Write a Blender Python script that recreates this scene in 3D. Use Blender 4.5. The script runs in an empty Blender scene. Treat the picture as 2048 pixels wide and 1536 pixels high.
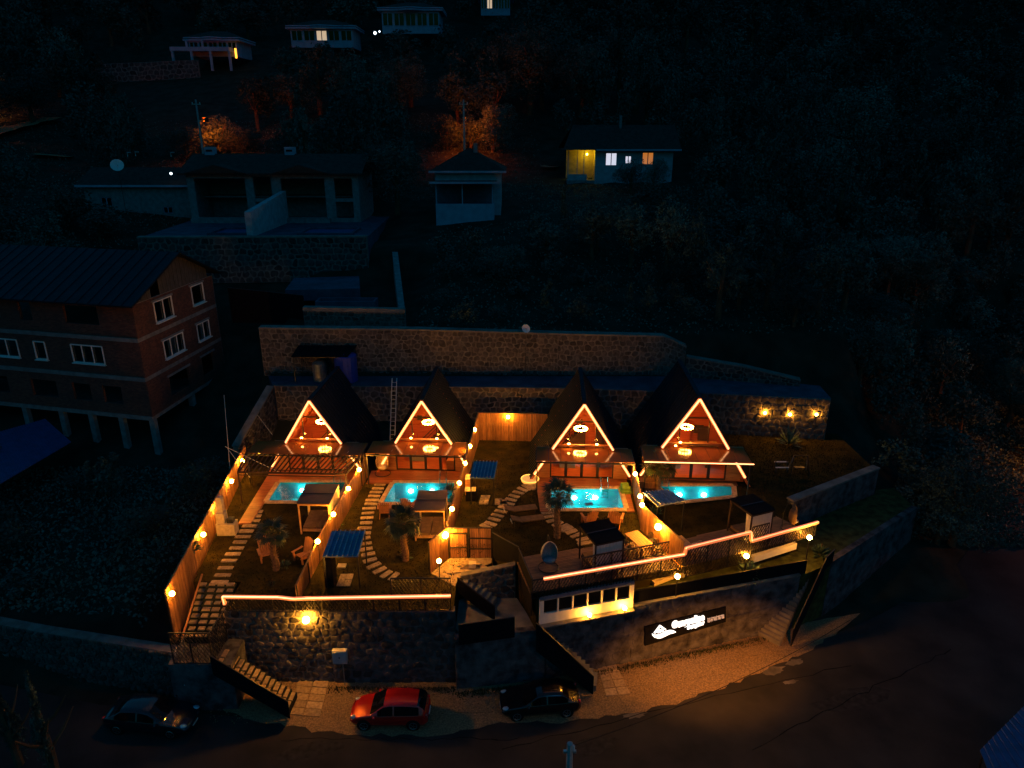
import bpy, math, random
import numpy as np
from math import sin, cos, pi, radians, sqrt, atan2
from mathutils import Vector, Matrix
R = random.Random(7)
D = bpy.data; SC = bpy.context.scene; COL = SC.collection

# ------------------------------------------------------------------ camera
CAMZ = 30.5; PITCH = radians(20.0); FPX = 1421.0
cam = D.cameras.new('camera'); camo = D.objects.new('camera', cam); COL.objects.link(camo)
camo.location = (0, 0, CAMZ); camo.rotation_euler = (radians(90) - PITCH, 0, 0)
cam.sensor_width = 36; cam.lens = 36 * FPX / 2048; cam.clip_end = 2000; cam.clip_start = .2
SC.camera = camo
SC.render.resolution_x = 1024; SC.render.resolution_y = 768

# ------------------------------------------------------------------ world: the last blue light after dusk
W = D.worlds.new('World'); SC.world = W; W.use_nodes = True
nt = W.node_tree; bg = nt.nodes['Background']
sky = nt.nodes.new('ShaderNodeTexSky'); sky.sky_type = 'NISHITA'; sky.sun_disc = False
sky.sun_elevation = radians(-2.0); sky.sun_rotation = radians(0)
mx = nt.nodes.new('ShaderNodeMix'); mx.data_type = 'RGBA'; mx.blend_type = 'MULTIPLY'; mx.inputs[0].default_value = 1
nt.links.new(sky.outputs[0], mx.inputs[6]); mx.inputs[7].default_value = (.18, 3.75, 6.1, 1)
nt.links.new(mx.outputs[2], bg.inputs[0]); bg.inputs[1].default_value = .15
sl = D.lights.new('moon', 'SUN'); sl.energy = .045; sl.angle = radians(12); sl.color = (.06, .42, 1.0)
slo = D.objects.new('moon', sl); COL.objects.link(slo); slo.rotation_euler = (radians(48), 0, radians(22))
SC.view_settings.view_transform = 'Standard'; SC.view_settings.look = 'None'
SC.view_settings.exposure = 0; SC.view_settings.gamma = 1
cy = SC.cycles
try:
    cy.use_denoising = True; cy.max_bounces = 6; cy.diffuse_bounces = 3; cy.glossy_bounces = 3
    cy.transparent_max_bounces = 12; cy.sample_clamp_indirect = 4; cy.use_light_tree = True
except Exception: pass

# ------------------------------------------------------------------ surveying: photo pixel -> place on a known level / distance
def ray(px, py):
    u = (px - 1024) / FPX; v = (py - 768) / FPX
    return u, cos(PITCH) - v * sin(PITCH), -(sin(PITCH) + v * cos(PITCH))
def Z(px, py, z):
    r = ray(px, py); t = (z - CAMZ) / r[2]; return Vector((r[0] * t, r[1] * t, z))
def YP(px, py, Y):
    r = ray(px, py); t = Y / r[1]; return Vector((r[0] * t, Y, CAMZ + r[2] * t))
def proj(p):
    x, y, z = p[0], p[1], p[2] - CAMZ
    f = y * cos(PITCH) - z * sin(PITCH); d = -y * sin(PITCH) - z * cos(PITCH)
    return 1024 + FPX * x / f, 768 + FPX * d / f, f

# ------------------------------------------------------------------ materials
def mat(name, col, rough=.8, metal=0, var=.25, scale=3., bump=.0, col2=None, rnd=0., coat=0, stretch=None, detail=6, spec=None, island=0.):
    m = D.materials.new(name); m.use_nodes = True; n = m.node_tree.nodes; l = m.node_tree.links
    b = n['Principled BSDF']; b.inputs['Roughness'].default_value = rough; b.inputs['Metallic'].default_value = metal
    if coat: b.inputs['Coat Weight'].default_value = coat; b.inputs['Coat Roughness'].default_value = .04
    if spec is None and rough >= .8: spec = .12
    if spec is not None: b.inputs['Specular IOR Level'].default_value = spec
    tc = n.new('ShaderNodeTexCoord'); mp = n.new('ShaderNodeMapping'); l.new(tc.outputs['Object'], mp.inputs[0])
    if stretch: mp.inputs['Scale'].default_value = stretch
    no = n.new('ShaderNodeTexNoise'); no.inputs['Scale'].default_value = scale; no.inputs['Detail'].default_value = detail
    l.new(mp.outputs[0], no.inputs[0])
    rp = n.new('ShaderNodeValToRGB'); c2 = col2 or tuple(c * (1 - var) for c in col); c1 = col if col2 else tuple(min(1, c * (1 + var)) for c in col)
    rp.color_ramp.elements[0].position = .32; rp.color_ramp.elements[1].position = .68
    rp.color_ramp.elements[0].color = (*c2, 1); rp.color_ramp.elements[1].color = (*c1, 1)
    l.new(no.outputs[0], rp.inputs[0]); out = rp.outputs[0]
    if rnd:
        oi = n.new('ShaderNodeObjectInfo'); mr = n.new('ShaderNodeMapRange')
        mr.inputs[3].default_value = 1 - rnd; mr.inputs[4].default_value = 1 + rnd
        l.new(oi.outputs['Random'], mr.inputs[0]); hs = n.new('ShaderNodeHueSaturation')
        l.new(mr.outputs[0], hs.inputs['Value']); l.new(out, hs.inputs['Color']); out = hs.outputs[0]
    if island:
        ge = n.new('ShaderNodeNewGeometry'); mr = n.new('ShaderNodeMapRange'); mr.inputs[3].default_value = 1 - island; mr.inputs[4].default_value = 1 + island * .7
        l.new(ge.outputs['Random Per Island'], mr.inputs[0]); hs = n.new('ShaderNodeHueSaturation'); l.new(mr.outputs[0], hs.inputs['Value']); l.new(out, hs.inputs['Color']); out = hs.outputs[0]
    l.new(out, b.inputs['Base Color'])
    if bump:
        n2 = n.new('ShaderNodeTexNoise'); n2.inputs['Scale'].default_value = scale * 4; n2.inputs['Detail'].default_value = 8
        l.new(mp.outputs[0], n2.inputs[0]); bp = n.new('ShaderNodeBump'); bp.inputs['Strength'].default_value = bump; bp.inputs['Distance'].default_value = .05
        l.new(n2.outputs[0], bp.inputs['Height']); l.new(bp.outputs[0], b.inputs['Normal'])
    return m
def emit(name, col, s):
    m = D.materials.new(name); m.use_nodes = True; n = m.node_tree.nodes; b = n['Principled BSDF']
    b.inputs['Base Color'].default_value = (.8, .8, .8, 1)
    b.inputs['Emission Color'].default_value = (*col, 1); b.inputs['Emission Strength'].default_value = s; return m
def glassy(name, tint=(.9, .95, .95), gloss=.12, rough=.02, bump=0, bscale=4):
    m = D.materials.new(name); m.use_nodes = True; n = m.node_tree.nodes; l = m.node_tree.links
    n.remove(n['Principled BSDF']); t = n.new('ShaderNodeBsdfTransparent'); t.inputs[0].default_value = (*tint, 1)
    g = n.new('ShaderNodeBsdfGlossy'); g.inputs['Roughness'].default_value = rough
    fr = n.new('ShaderNodeFresnel'); fr.inputs[0].default_value = 1.5; mxs = n.new('ShaderNodeMixShader')
    ad = n.new('ShaderNodeMath'); ad.operation = 'MULTIPLY_ADD'; ad.inputs[1].default_value = 1; ad.inputs[2].default_value = gloss * .3
    l.new(fr.outputs[0], ad.inputs[0]); l.new(ad.outputs[0], mxs.inputs[0]); l.new(t.outputs[0], mxs.inputs[1]); l.new(g.outputs[0], mxs.inputs[2])
    l.new(mxs.outputs[0], n['Material Output'].inputs[0])
    if bump:
        no = n.new('ShaderNodeTexNoise'); no.inputs['Scale'].default_value = bscale; no.inputs['Detail'].default_value = 3
        tc = n.new('ShaderNodeTexCoord'); l.new(tc.outputs['Object'], no.inputs[0])
        bp = n.new('ShaderNodeBump'); bp.inputs['Strength'].default_value = bump; bp.inputs['Distance'].default_value = .1
        l.new(no.outputs[0], bp.inputs['Height']); l.new(bp.outputs[0], g.inputs['Normal']); l.new(bp.outputs[0], fr.inputs['Normal'])
    return m
def bricks(name):
    m = mat(name, (.20, .07, .045), .9, scale=2.5, var=.35, bump=.2)
    n = m.node_tree.nodes; l = m.node_tree.links; b = n['Principled BSDF']
    tc = n.new('ShaderNodeTexCoord'); se = n.new('ShaderNodeSeparateXYZ'); cb = n.new('ShaderNodeCombineXYZ'); ad = n.new('ShaderNodeMath')
    l.new(tc.outputs['Object'], se.inputs[0]); l.new(se.outputs[0], ad.inputs[0]); l.new(se.outputs[1], ad.inputs[1])
    l.new(ad.outputs[0], cb.inputs[0]); l.new(se.outputs[2], cb.inputs[1])
    br = n.new('ShaderNodeTexBrick'); br.inputs['Scale'].default_value = 2.2; br.inputs['Mortar Size'].default_value = .03
    br.inputs['Color1'].default_value = (.20, .075, .055, 1); br.inputs['Color2'].default_value = (.10, .038, .034, 1); br.inputs['Mortar'].default_value = (.08, .075, .07, 1)
    br.offset = .5; l.new(cb.outputs[0], br.inputs[0])
    mm = n.new('ShaderNodeMix'); mm.data_type = 'RGBA'; mm.blend_type = 'MIX'
    no = n.new('ShaderNodeTexNoise'); no.inputs['Scale'].default_value = .7; l.new(tc.outputs['Object'], no.inputs[0])
    mr = n.new('ShaderNodeMapRange'); mr.inputs[1].default_value = .45; mr.inputs[2].default_value = .7; mr.inputs[4].default_value = .6
    l.new(no.outputs[0], mr.inputs[0]); l.new(mr.outputs[0], mm.inputs[0]); l.new(br.outputs[0], mm.inputs[6]); mm.inputs[7].default_value = (.055, .05, .048, 1)
    l.new(mm.outputs[2], b.inputs['Base Color']); return m

M = dict(
 soil=mat('soil', (.025, .03, .022), .95, scale=.5, var=.4, bump=.4),
 grass=mat('grass', (.048, .036, .006), .95, scale=.9, bump=.9, col2=(.014, .013, .004)),
 weed=mat('weed', (.05, .06, .02), .95, scale=2, var=.5, bump=.9),
 asphalt=mat('asphalt', (.048, .044, .042), .85, scale=.35, bump=.3, col2=(.022, .022, .023)),
 patch=mat('patch', (.03, .03, .031), .9, scale=3, var=.3), stain=mat('stain', (.13, .12, .11), .8, scale=1.2, var=.4, bump=.2),
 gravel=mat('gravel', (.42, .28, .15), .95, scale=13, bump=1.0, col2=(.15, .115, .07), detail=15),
 concrete=mat('concrete', (.19, .18, .165), .9, scale=1.2, var=.3, bump=.4),
 blueconc=mat('blue_concrete', (.055, .08, .125), .8, scale=.8, var=.3, bump=.2),
 mortar=mat('mortar', (.165, .15, .14), .95, scale=2, var=.3, bump=.5),
 stone=mat('stone', (.10, .088, .082), .9, scale=4, var=.4, bump=.7, rnd=.45),
 stoneb=mat('dark_stone', (.085, .083, .085), .9, scale=1.6, bump=.8, rnd=.45, col2=(.035, .035, .04)),
 stonej=mat('joined_stone', (.12, .105, .10), .9, scale=1.4, bump=.6, col2=(.05, .046, .045)),
 plaster=mat('rough_plaster', (.13, .13, .145), .95, scale=1.6, bump=1, col2=(.03, .03, .036), detail=12),
 fence=mat('fence_wood', (.50, .235, .085), .6, scale=3, stretch=(6, 6, .6), bump=.25, col2=(.24, .10, .035), rnd=.15, island=.38),
 cladding=mat('cladding_wood', (.52, .24, .09), .5, scale=2, stretch=(.8, 4, 12), bump=.15, col2=(.33, .13, .045), rnd=.12),
 deck=mat('deck_wood', (.40, .13, .05), .42, scale=2, stretch=(.8, 8, 1), bump=.15, col2=(.23, .07, .028), island=.25),
 deck2=mat('brown_deck', (.20, .115, .065), .55, scale=2, stretch=(1, 8, 1), bump=.2, col2=(.11, .06, .035), island=.25),
 inner=mat('inner_wood', (.48, .12, .04), .45, scale=1.5, stretch=(1, 1, 8), bump=.1, col2=(.32, .07, .022)),
 innery=mat('pale_inner_wood', (.55, .36, .13), .5, scale=2, var=.2),
 darkmetal=mat('dark_metal', (.02, .021, .025), .45, .2, var=.2),
 blackp=mat('black_panel', (.006, .007, .010), .9, var=.3, spec=.1),
 roofm=mat('roof_metal', (.012, .018, .030), .55, .1, scale=1.5, var=.3, spec=.12),
 porch=mat('porch_sheet', (.32, .12, .03), .09, scale=.6, var=.15, spec=.8),
 bronze=mat('bronze_canopy', (.07, .035, .02), .5, scale=2, var=.3),
 bluemetal=mat('blue_sheet', (.045, .17, .32), .45, .1, scale=2, var=.15),
 navyroof=mat('navy_roof', (.025, .07, .22), .5, scale=2, var=.2),
 greysheet=mat('grey_sheet', (.34, .38, .48), .35, .3, scale=3, var=.3),
 pole=mat('gazebo_wood', (.50, .28, .12), .6, scale=3, var=.25),
 cream=mat('cream_fabric', (.62, .50, .33), .9, scale=4, var=.12, bump=.2),
 curtain=mat('curtain', (.60, .56, .54), .9, scale=6, var=.15, stretch=(6, 6, .5), bump=.3),
 mattress=mat('brown_mattress', (.17, .11, .065), .9, scale=3, var=.2),
 coping=mat('coping_stone', (.55, .40, .24), .7, scale=5, var=.25, bump=.4, rnd=.12),
 slab=mat('path_slab', (.36, .27, .17), .85, scale=6, var=.3, bump=.6, rnd=.2),
 tile=mat('pool_tile', (.025, .55, .54), .4, scale=1.1, var=.2, bump=.1, col2=(.012, .28, .32)),
 white=mat('white_paint', (.72, .72, .72), .6, scale=2, var=.08),
 offwhite=mat('off_white_wall', (.36, .37, .42), .85, scale=1.5, var=.2, bump=.2),
 bluewhite=mat('pale_villa_wall', (.30, .36, .48), .85, scale=1.0, var=.15),
 bbq=mat('barbecue_stone', (.50, .42, .30), .85, scale=4, var=.2, bump=.3),
 chair=mat('chair_wood', (.42, .17, .06), .55, scale=4, stretch=(6, 1, 1), var=.3),
 wicker=mat('wicker', (.60, .42, .20), .8, scale=14, var=.35, bump=.8),
 greywick=mat('grey_wicker', (.40, .38, .38), .8, scale=14, var=.3, bump=.8),
 cushion=mat('grey_cushion', (.24, .30, .36), .9, scale=4, var=.15),
 green=mat('green_cushion', (.16, .28, .05), .85, scale=4, var=.2, bump=.3),
 lawnmat=mat('round_mat', (.75, .48, .12), .8, scale=6, var=.15),
 leaf=mat('leaf', (.04, .08, .068), .7, scale=5, var=.65, rnd=.45, spec=.2),
 leafb=mat('leaf_pale', (.065, .115, .095), .7, scale=5, var=.65, rnd=.4, spec=.2),
 bark=mat('bark', (.10, .07, .045), .95, scale=5, var=.4, bump=.8),
 palmtrunk=mat('palm_trunk', (.20, .12, .07), .95, scale=6, var=.5, bump=1),
 palmleaf=mat('palm_leaf', (.03, .05, .016), .5, scale=2, var=.3, rnd=.3),
 brick=bricks('brick_wall'),
 slabc=mat('slab_concrete', (.20, .21, .22), .9, scale=2, var=.25, bump=.3),
 black=mat('black_void', (.006, .006, .008), .9, var=.1),
 blind=mat('pale_curtain', (.30, .42, .50), .8, scale=2, var=.2),
 rust=mat('brown_roof', (.05, .035, .03), .8, scale=2, var=.3),
 board=mat('weathered_boards', (.13, .125, .12), .9, scale=3, stretch=(6, 6, .6), col2=(.06, .055, .05)),
 tank=mat('tank_blue', (.015, .05, .36), .5, var=.15),
 tankg=mat('tank_grey', (.22, .24, .25), .4, .5, var=.25),
 carred=mat('car_red', (.50, .012, .010), .25, .2, var=.03, coat=1),
 carblk=mat('car_black', (.008, .008, .010), .25, .3, var=.03, coat=1),
 carnavy=mat('car_navy', (.012, .016, .028), .25, .4, var=.03, coat=1),
 carglass=mat('car_glass', (.005, .005, .006), .06, var=.02, spec=.9),
 rubber=mat('rubber', (.012, .012, .012), .85, var=.2),
 rim=mat('alloy', (.35, .36, .38), .3, .9, var=.1),
 headl=mat('headlight_lens', (.45, .55, .70), .08, .4, var=.2, spec=1),
 taill=mat('taillight', (.45, .02, .01), .15, var=.05, spec=1),
 chrome=mat('chrome', (.6, .6, .62), .12, 1, var=.05),
 concpole=mat('concrete_pole', (.34, .36, .38), .9, scale=3, var=.2),
 cable=mat('cable', (.02, .02, .02), .8, var=.1),
 palecable=mat('pale_cable', (.45, .42, .38), .6, var=.1),
 galv=mat('galvanised', (.55, .52, .50), .35, .7, var=.15),
 clay=mat('terracotta', (.42, .18, .08), .8, var=.2),
 glass=glassy('window_glass', (.93, .90, .86), .12), dglass=glassy('dark_window_glass', (.5, .55, .6), .5),
 water=glassy('pool_water', (.32, .97, .95), .06, .03, .35, 3.0),
)
E_globe = emit('lamp_globe_light', (1, .36, .028), 430)
E_small = emit('spot_light_glow', (1, .40, .06), 60)
E_led = emit('led_line', (1, .43, .15), 4.6); E_halo = emit('led_halo', (1, .15, .005), .9)  # the dim orange one paints the halo around the light lines
E_ch = emit('chandelier_glow', (1, .36, .05), 150); E_pool = emit('pool_lamp', (.40, .92, 1), 58)
E_sign = emit('sign_letters', (1, .97, .9), 1.6); E_win = emit('lit_window', (.85, .85, 1), .75)
E_yel = emit('yellow_bulb', (1, .80, .03), 150); E_or = emit('orange_lit_window', (1, .30, .03), .45)
E_sod = emit('sodium_lamp', (1, .11, .002), 6500); E_street = emit('street_lamp_glow', (1, .42, .10), 330)
E_phone = emit('glowing_print', (.8, .8, .75), .12)  # print lettering given a faint glow of its own

# ------------------------------------------------------------------ mesh builder
class MB:
    def __init__(s): s.v = []; s.f = []
    def add(s, vs, fs):
        n = len(s.v); s.v += [tuple(p) for p in vs]; s.f += [tuple(i + n for i in f) for f in fs]; return s
    def box(s, c, d, rz=0, rx=0, ry=0):
        m = Matrix.Rotation(rz, 3, 'Z') @ Matrix.Rotation(ry, 3, 'Y') @ Matrix.Rotation(rx, 3, 'X'); c = Vector(c)
        vs = [c + m @ Vector((sx * d[0] / 2, sy * d[1] / 2, sz * d[2] / 2)) for sz in (-1, 1) for sy in (-1, 1) for sx in (-1, 1)]
        return s.add(vs, [(0, 2, 3, 1), (4, 5, 7, 6), (0, 1, 5, 4), (2, 6, 7, 3), (0, 4, 6, 2), (1, 3, 7, 5)])
    def bb(s, x0, x1, y0, y1, z0, z1): return s.box(((x0 + x1) / 2, (y0 + y1) / 2, (z0 + z1) / 2), (x1 - x0, y1 - y0, z1 - z0))
    def beam(s, a, b, w, h=None, up=(0, 0, 1)):
        h = h or w; a = Vector(a); b = Vector(b); t = (b - a).normalized(); u = Vector(up)
        sd = t.cross(u)
        if sd.length < 1e-4: sd = Vector((1, 0, 0))
        sd.normalize(); u = sd.cross(t)
        vs = [p + sd * (i * w / 2) + u * (j * h / 2) for p in (a, b) for j in (-1, 1) for i in (-1, 1)]
        return s.add(vs, [(0, 1, 3, 2), (4, 6, 7, 5), (0, 4, 5, 1), (2, 3, 7, 6), (0, 2, 6, 4), (1, 5, 7, 3)])
    def tube(s, pts, r, n=6, cap=True):
        pts = [Vector(p) for p in pts]; rs = r if isinstance(r, (list, tuple)) else [r] * len(pts); vs = []; fs = []
        for i, p in enumerate(pts):
            t = (pts[min(i + 1, len(pts) - 1)] - pts[max(i - 1, 0)]).normalized(); a = Vector((0, 0, 1)) if abs(t.z) < .9 else Vector((1, 0, 0))
            x = t.cross(a).normalized(); y = t.cross(x)
            vs += [p + (x * cos(2 * pi * k / n) + y * sin(2 * pi * k / n)) * rs[i] for k in range(n)]
        for i in range(len(pts) - 1):
            for k in range(n): k2 = (k + 1) % n; fs.append((i * n + k, i * n + k2, (i + 1) * n + k2, (i + 1) * n + k))
        if cap: fs += [tuple(range(n))[::-1], tuple((len(pts) - 1) * n + k for k in range(n))]
        return s.add(vs, fs)
    def prism(s, poly, z0, z1):
        n = len(poly); za = z0 if isinstance(z0, (list, tuple)) else [z0] * n; zb = z1 if isinstance(z1, (list, tuple)) else [z1] * n
        vs = [(p[0], p[1], za[i]) for i, p in enumerate(poly)] + [(p[0], p[1], zb[i]) for i, p in enumerate(poly)]
        return s.add(vs, [tuple(range(n))[::-1], tuple(range(n, 2 * n))] + [(i, (i + 1) % n, n + (i + 1) % n, n + i) for i in range(n)])
    def sph(s, c, r, n=10, m=6, sc=(1, 1, 1)):
        vs = []; fs = []
        for j in range(m + 1):
            a = pi * j / m
            for k in range(n): b = 2 * pi * k / n; vs.append((c[0] + r * sc[0] * sin(a) * cos(b), c[1] + r * sc[1] * sin(a) * sin(b), c[2] + r * sc[2] * cos(a)))
        for j in range(m):
            for k in range(n): k2 = (k + 1) % n; fs.append((j * n + k, (j + 1) * n + k, (j + 1) * n + k2, j * n + k2))
        return s.add(vs, fs)
    def wall(s, a, b, z0, z1, t, holes=()):
        """wall from a to b (xy), thickness t to the left side of a->b, real openings (s0,s1,za,zb)"""
        a = Vector((a[0], a[1])); b = Vector((b[0], b[1])); L = (b - a).length; d = (b - a) / L; nrm = Vector((-d.y, d.x))
        xs = sorted({0, L, *[h[0] for h in holes], *[h[1] for h in holes]}); zs = sorted({z0, z1, *[h[2] for h in holes], *[h[3] for h in holes]})
        for i in range(len(xs) - 1):
            for j in range(len(zs) - 1):
                cx = (xs[i] + xs[i + 1]) / 2; cz = (zs[j] + zs[j + 1]) / 2
                if any(h[0] < cx < h[1] and h[2] < cz < h[3] for h in holes): continue
                p = a + d * xs[i]; q = a + d * xs[i + 1]
                s.prism([p, q, q + nrm * t, p + nrm * t], zs[j], zs[j + 1])
        return s
    def mesh(s, name, m=None, smooth=False):
        me = D.meshes.new(name); me.from_pydata(s.v, [], s.f); me.update()
        if m: me.materials.append(M[m] if isinstance(m, str) else m)
        if smooth: me.polygons.foreach_set('use_smooth', [True] * len(me.polygons))
        return me
def base(o):
    p = Vector((0, 0, 0))
    while o is not None: p = p + o.location; o = o.parent
    return p
def build(mb, name, m, parent=None, smooth=False, kind=None, label=None, local=False):
    me = mb.mesh(name, m, smooth)
    if parent is not None and not local: me.transform(Matrix.Translation(-base(parent)))
    o = D.objects.new(name, me); COL.objects.link(o); o.parent = parent
    if kind: o['kind'] = kind
    if label: o['label'] = label
    return o
def place(name, me, parent, loc, rz=0, sc=(1, 1, 1), rot=None):
    o = D.objects.new(name, me); COL.objects.link(o); o.parent = parent
    o.location = Vector(loc) - (base(parent) if parent else Vector((0, 0, 0))); o.rotation_euler = rot or (0, 0, rz); o.scale = sc; return o
def tag(o, label, cat, group=None, kind=None):
    o['label'] = label; o['category'] = cat
    if group: o['group'] = group
    if kind: o['kind'] = kind
    return o
def thing(name, label, cat, loc=(0, 0, 0), rz=0, group=None):
    o = D.objects.new(name, None); COL.objects.link(o); o.location = loc; o.rotation_euler = (0, 0, rz); return tag(o, label, cat, group)
def struct(name, mb, m, label=None, smooth=False):
    o = build(mb, name, m, smooth=smooth); o['kind'] = 'structure'
    if label: o['label'] = label
    return o
def copy_tree(o, parent=None):
    c = o.copy(); COL.objects.link(c); c.parent = parent
    for ch in list(o.children): copy_tree(ch, c)
    return c
def dup(o, loc, rz, label, sc=None):
    c = copy_tree(o); c.location = loc; c.rotation_euler = (0, 0, rz); c['label'] = label
    if sc: c.scale = (sc, sc, sc)
    return c

# ------------------------------------------------------------------ terrain
TC = ([-60, 40, 50, 55, 59, 60.6, 62, 90, 115, 142, 183, 240, 300, 420, 700], [-.05, -.05, 2.5, 4.6, 8.3, 12.9, 13.3, 18.6, 22.3, 30.5, 43, 66, 96, 165, 330])
TL = ([-60, 40, 50, 55, 59, 60.6, 62, 77, 79.5, 90, 115, 142, 183, 240, 300, 420, 700], [-.05, -.05, 2.5, 4.6, 8.3, 12.8, 13.1, 14.7, 17.8, 18.6, 22.3, 30.5, 43, 66, 96, 165, 330])
TLL = ([-60, 33.2, 35.2, 54, 66, 77, 90, 115, 142, 183, 240, 300, 420, 700], [-.05, -.05, 2.8, 4.4, 8.8, 14.4, 18.4, 22.3, 30.5, 43, 66, 96, 165, 330])
def th(x, y):
    x = np.asarray(x, float); y = np.asarray(y, float)
    c = np.interp(y, *TC); l = np.interp(y, *TL); ll = np.interp(y, *TLL)
    w = np.clip((-7 - x) / 3, 0, 1); h = c * (1 - w) + l * w
    w = np.clip((-21.6 - x) / 1.6, 0, 1); h = h * (1 - w) + ll * w
    sh = np.clip((x - 28) * .95, 0, 30); hr = np.interp(y - sh, *TC) + np.clip(x - 30, 0, 60) * .0
    w = np.clip((x - 29.5) / 3, 0, 1); h = h * (1 - w) + hr * w
    far = np.clip((y - 64) / 20, 0, 1)
    return h + far * (np.sin(x * .09 + 1) * np.cos(y * .07) * 1.3 + np.sin(x * .031) * 2.0 * np.clip((y - 110) / 60, 0, 1)) + .12 * np.sin(x * 1.3) * np.cos(y * 1.1) * np.clip((y - 60) / 5, 0, 1)
def H(x, y): return float(th(x, y))
xs = np.concatenate([np.arange(-400, -60, 10), np.arange(-60, 62, 1.), np.arange(62, 402, 10)]); ys = np.concatenate([np.arange(-120, -20, 10), np.arange(-20, 130, 1.), np.arange(130, 700, 8)])
X, Yg = np.meshgrid(xs, ys); HZ = th(X, Yg)
vs = np.stack([X, Yg, HZ], -1).reshape(-1, 3); nx = len(xs)
idx = (np.arange(len(ys) - 1)[:, None] * nx + np.arange(nx - 1)[None]).reshape(-1)
mb = MB(); mb.v = vs.tolist(); mb.f = np.stack([idx, idx + 1, idx + 1 + nx, idx + nx], -1).tolist()
struct('terrain', mb, 'soil', 'dark hillside soil rising behind the cabins', smooth=True)

# ------------------------------------------------------------------ road, verge
def flat(name, pts, z, m, label=None): return struct(name, MB().prism([(p[0], p[1]) for p in pts], z - .03, z), m, label)
roadpts = [Z(-200, 1330, 0), Z(200, 1410, 0), Z(540, 1440, 0), Z(780, 1466, 0), Z(1000, 1432, 0), Z(1170, 1428, 0), Z(1330, 1398, 0), Z(1480, 1345, 0), Z(1600, 1300, 0), Z(1760, 1230, 0), Z(1900, 1150, 0), Z(2010, 1000, 0), Z(2060, 930, 0)]
roadpts += [Vector((80, 62, 0)), Vector((80, 2, 0)), Vector((-60, 6, 0))]
flat('road', roadpts, .035, 'asphalt', 'dark asphalt road curving past the walls')
vp = [Z(380, 1395, 0), Z(520, 1330, 0), Z(700, 1340, 0), Z(1000, 1350, 0), Z(1250, 1322, 0), Z(1560, 1260, 0), Z(1640, 1240, 0), Z(1720, 1228, 0), Z(1680, 1262, 0), Z(1610, 1306, 0), Z(1490, 1360, 0), Z(1340, 1412, 0), Z(1180, 1442, 0), Z(1000, 1448, 0), Z(860, 1476, 0), Z(640, 1466, 0), Z(520, 1444, 0)]
import mathutils
vv = []
for i in range(len(vp)):                       # uneven gravel edge
    a, b = vp[i], vp[(i + 1) % len(vp)]
    n = max(1, int((b - a).length / .5))
    for k in range(n):
        p = a.lerp(b, k / n); q = .16 if i >= 8 else .03; vv.append((p.x + R.uniform(-q, q), p.y + R.uniform(-q, q)))
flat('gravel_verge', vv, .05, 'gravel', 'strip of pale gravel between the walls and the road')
def blob(c, rx, ry, n=22, rz=0):
    out = []
    for k in range(n):
        a = 2 * pi * k / n; r = R.uniform(.62, 1.1); x = rx * r * cos(a); y = ry * r * sin(a); out.append((c[0] + x * cos(rz) - y * sin(rz), c[1] + x * sin(rz) + y * cos(rz)))
    return out
for px, py, rx, ry in ((1270, 1430, .75, .28), (1545, 1343, 1.0, .35), (1590, 1325, .7, .25), (1580, 1365, .55, .16)):
    flat('road_stain', blob(Z(px, py, 0), rx, ry, rz=.3), .042, 'stain')
pm = MB()                                       # loose pebbles on the verge
for k in range(2600):
    px = R.uniform(420, 1640); t = (px - 420) / 1220
    py = (1352 - 95 * max(0, (px - 1050) / 560)) + R.random() * (95 - 40 * t * t); p = Z(px, min(py, 1460 if px < 900 else 1425 - max(0, px - 1150) * .28), .05)
    s = R.uniform(.015, .05); pm.box((p.x, p.y, .05 + s * .3), (s * 1.4, s, s), R.uniform(0, 3))
wm = MB()
for k in range(2600):                           # weeds at the foot of the walls
    s = R.random(); a, b = (Vector((-3.2, 32.1)), Vector((1.9, 32.8))) if k % 4 == 0 else (Vector((4.5, 33.6)), Vector((17.2, 37.1))) if k % 4 < 3 else (Vector((-10.5, 32.5)), Vector((-3.2, 32.5)))
    p = a.lerp(b, s) + Vector((R.uniform(-.1, .1), -abs(R.gauss(0, .22)))); h = R.uniform(.05, .28); w_ = .03; q = R.uniform(0, 6.3)
    wm.add([(p.x - w_ * cos(q), p.y - w_ * sin(q), .04), (p.x + w_ * cos(q), p.y + w_ * sin(q), .04), (p.x + R.uniform(-.1, .1), p.y + R.uniform(-.1, .05), .04 + h)], [(0, 1, 2)])
for k_, (px, py, a_, b_) in enumerate(((1180, 1490, 1.6, .7), (620, 1500, 2.2, .5), (1700, 1400, 2.6, .8))):
    flat('road_patch', blob(Z(px, py, 0), a_, b_, 9, .25), .039, 'patch')
for k_, (p0, p1) in enumerate((((1000, 1500), (1700, 1330)), ((560, 1480), (1040, 1478)), ((1500, 1500), (1900, 1300)))):
    a, b = Z(*p0, 0), Z(*p1, 0); cr = MB(); q0 = None
    for k in range(25):
        q = a.lerp(b, k / 24) + Vector((R.uniform(-.1, .1), R.uniform(-.12, .12), 0))
        if q0 is not None: cr.beam((q0.x, q0.y, .041), (q.x, q.y, .041), R.uniform(.015, .05), .006)
        q0 = q
    struct('road_crack', cr, 'black', 'thin crack line in the asphalt')
tag(build(wm, 'wall_foot_weeds', 'weed'), 'weeds growing along the foot of the roadside walls', 'weeds', kind='stuff')
tag(build(pm, 'verge_pebbles', 'gravel'), 'loose pebbles scattered on the gravel verge', 'pebbles', kind='stuff')
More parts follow.
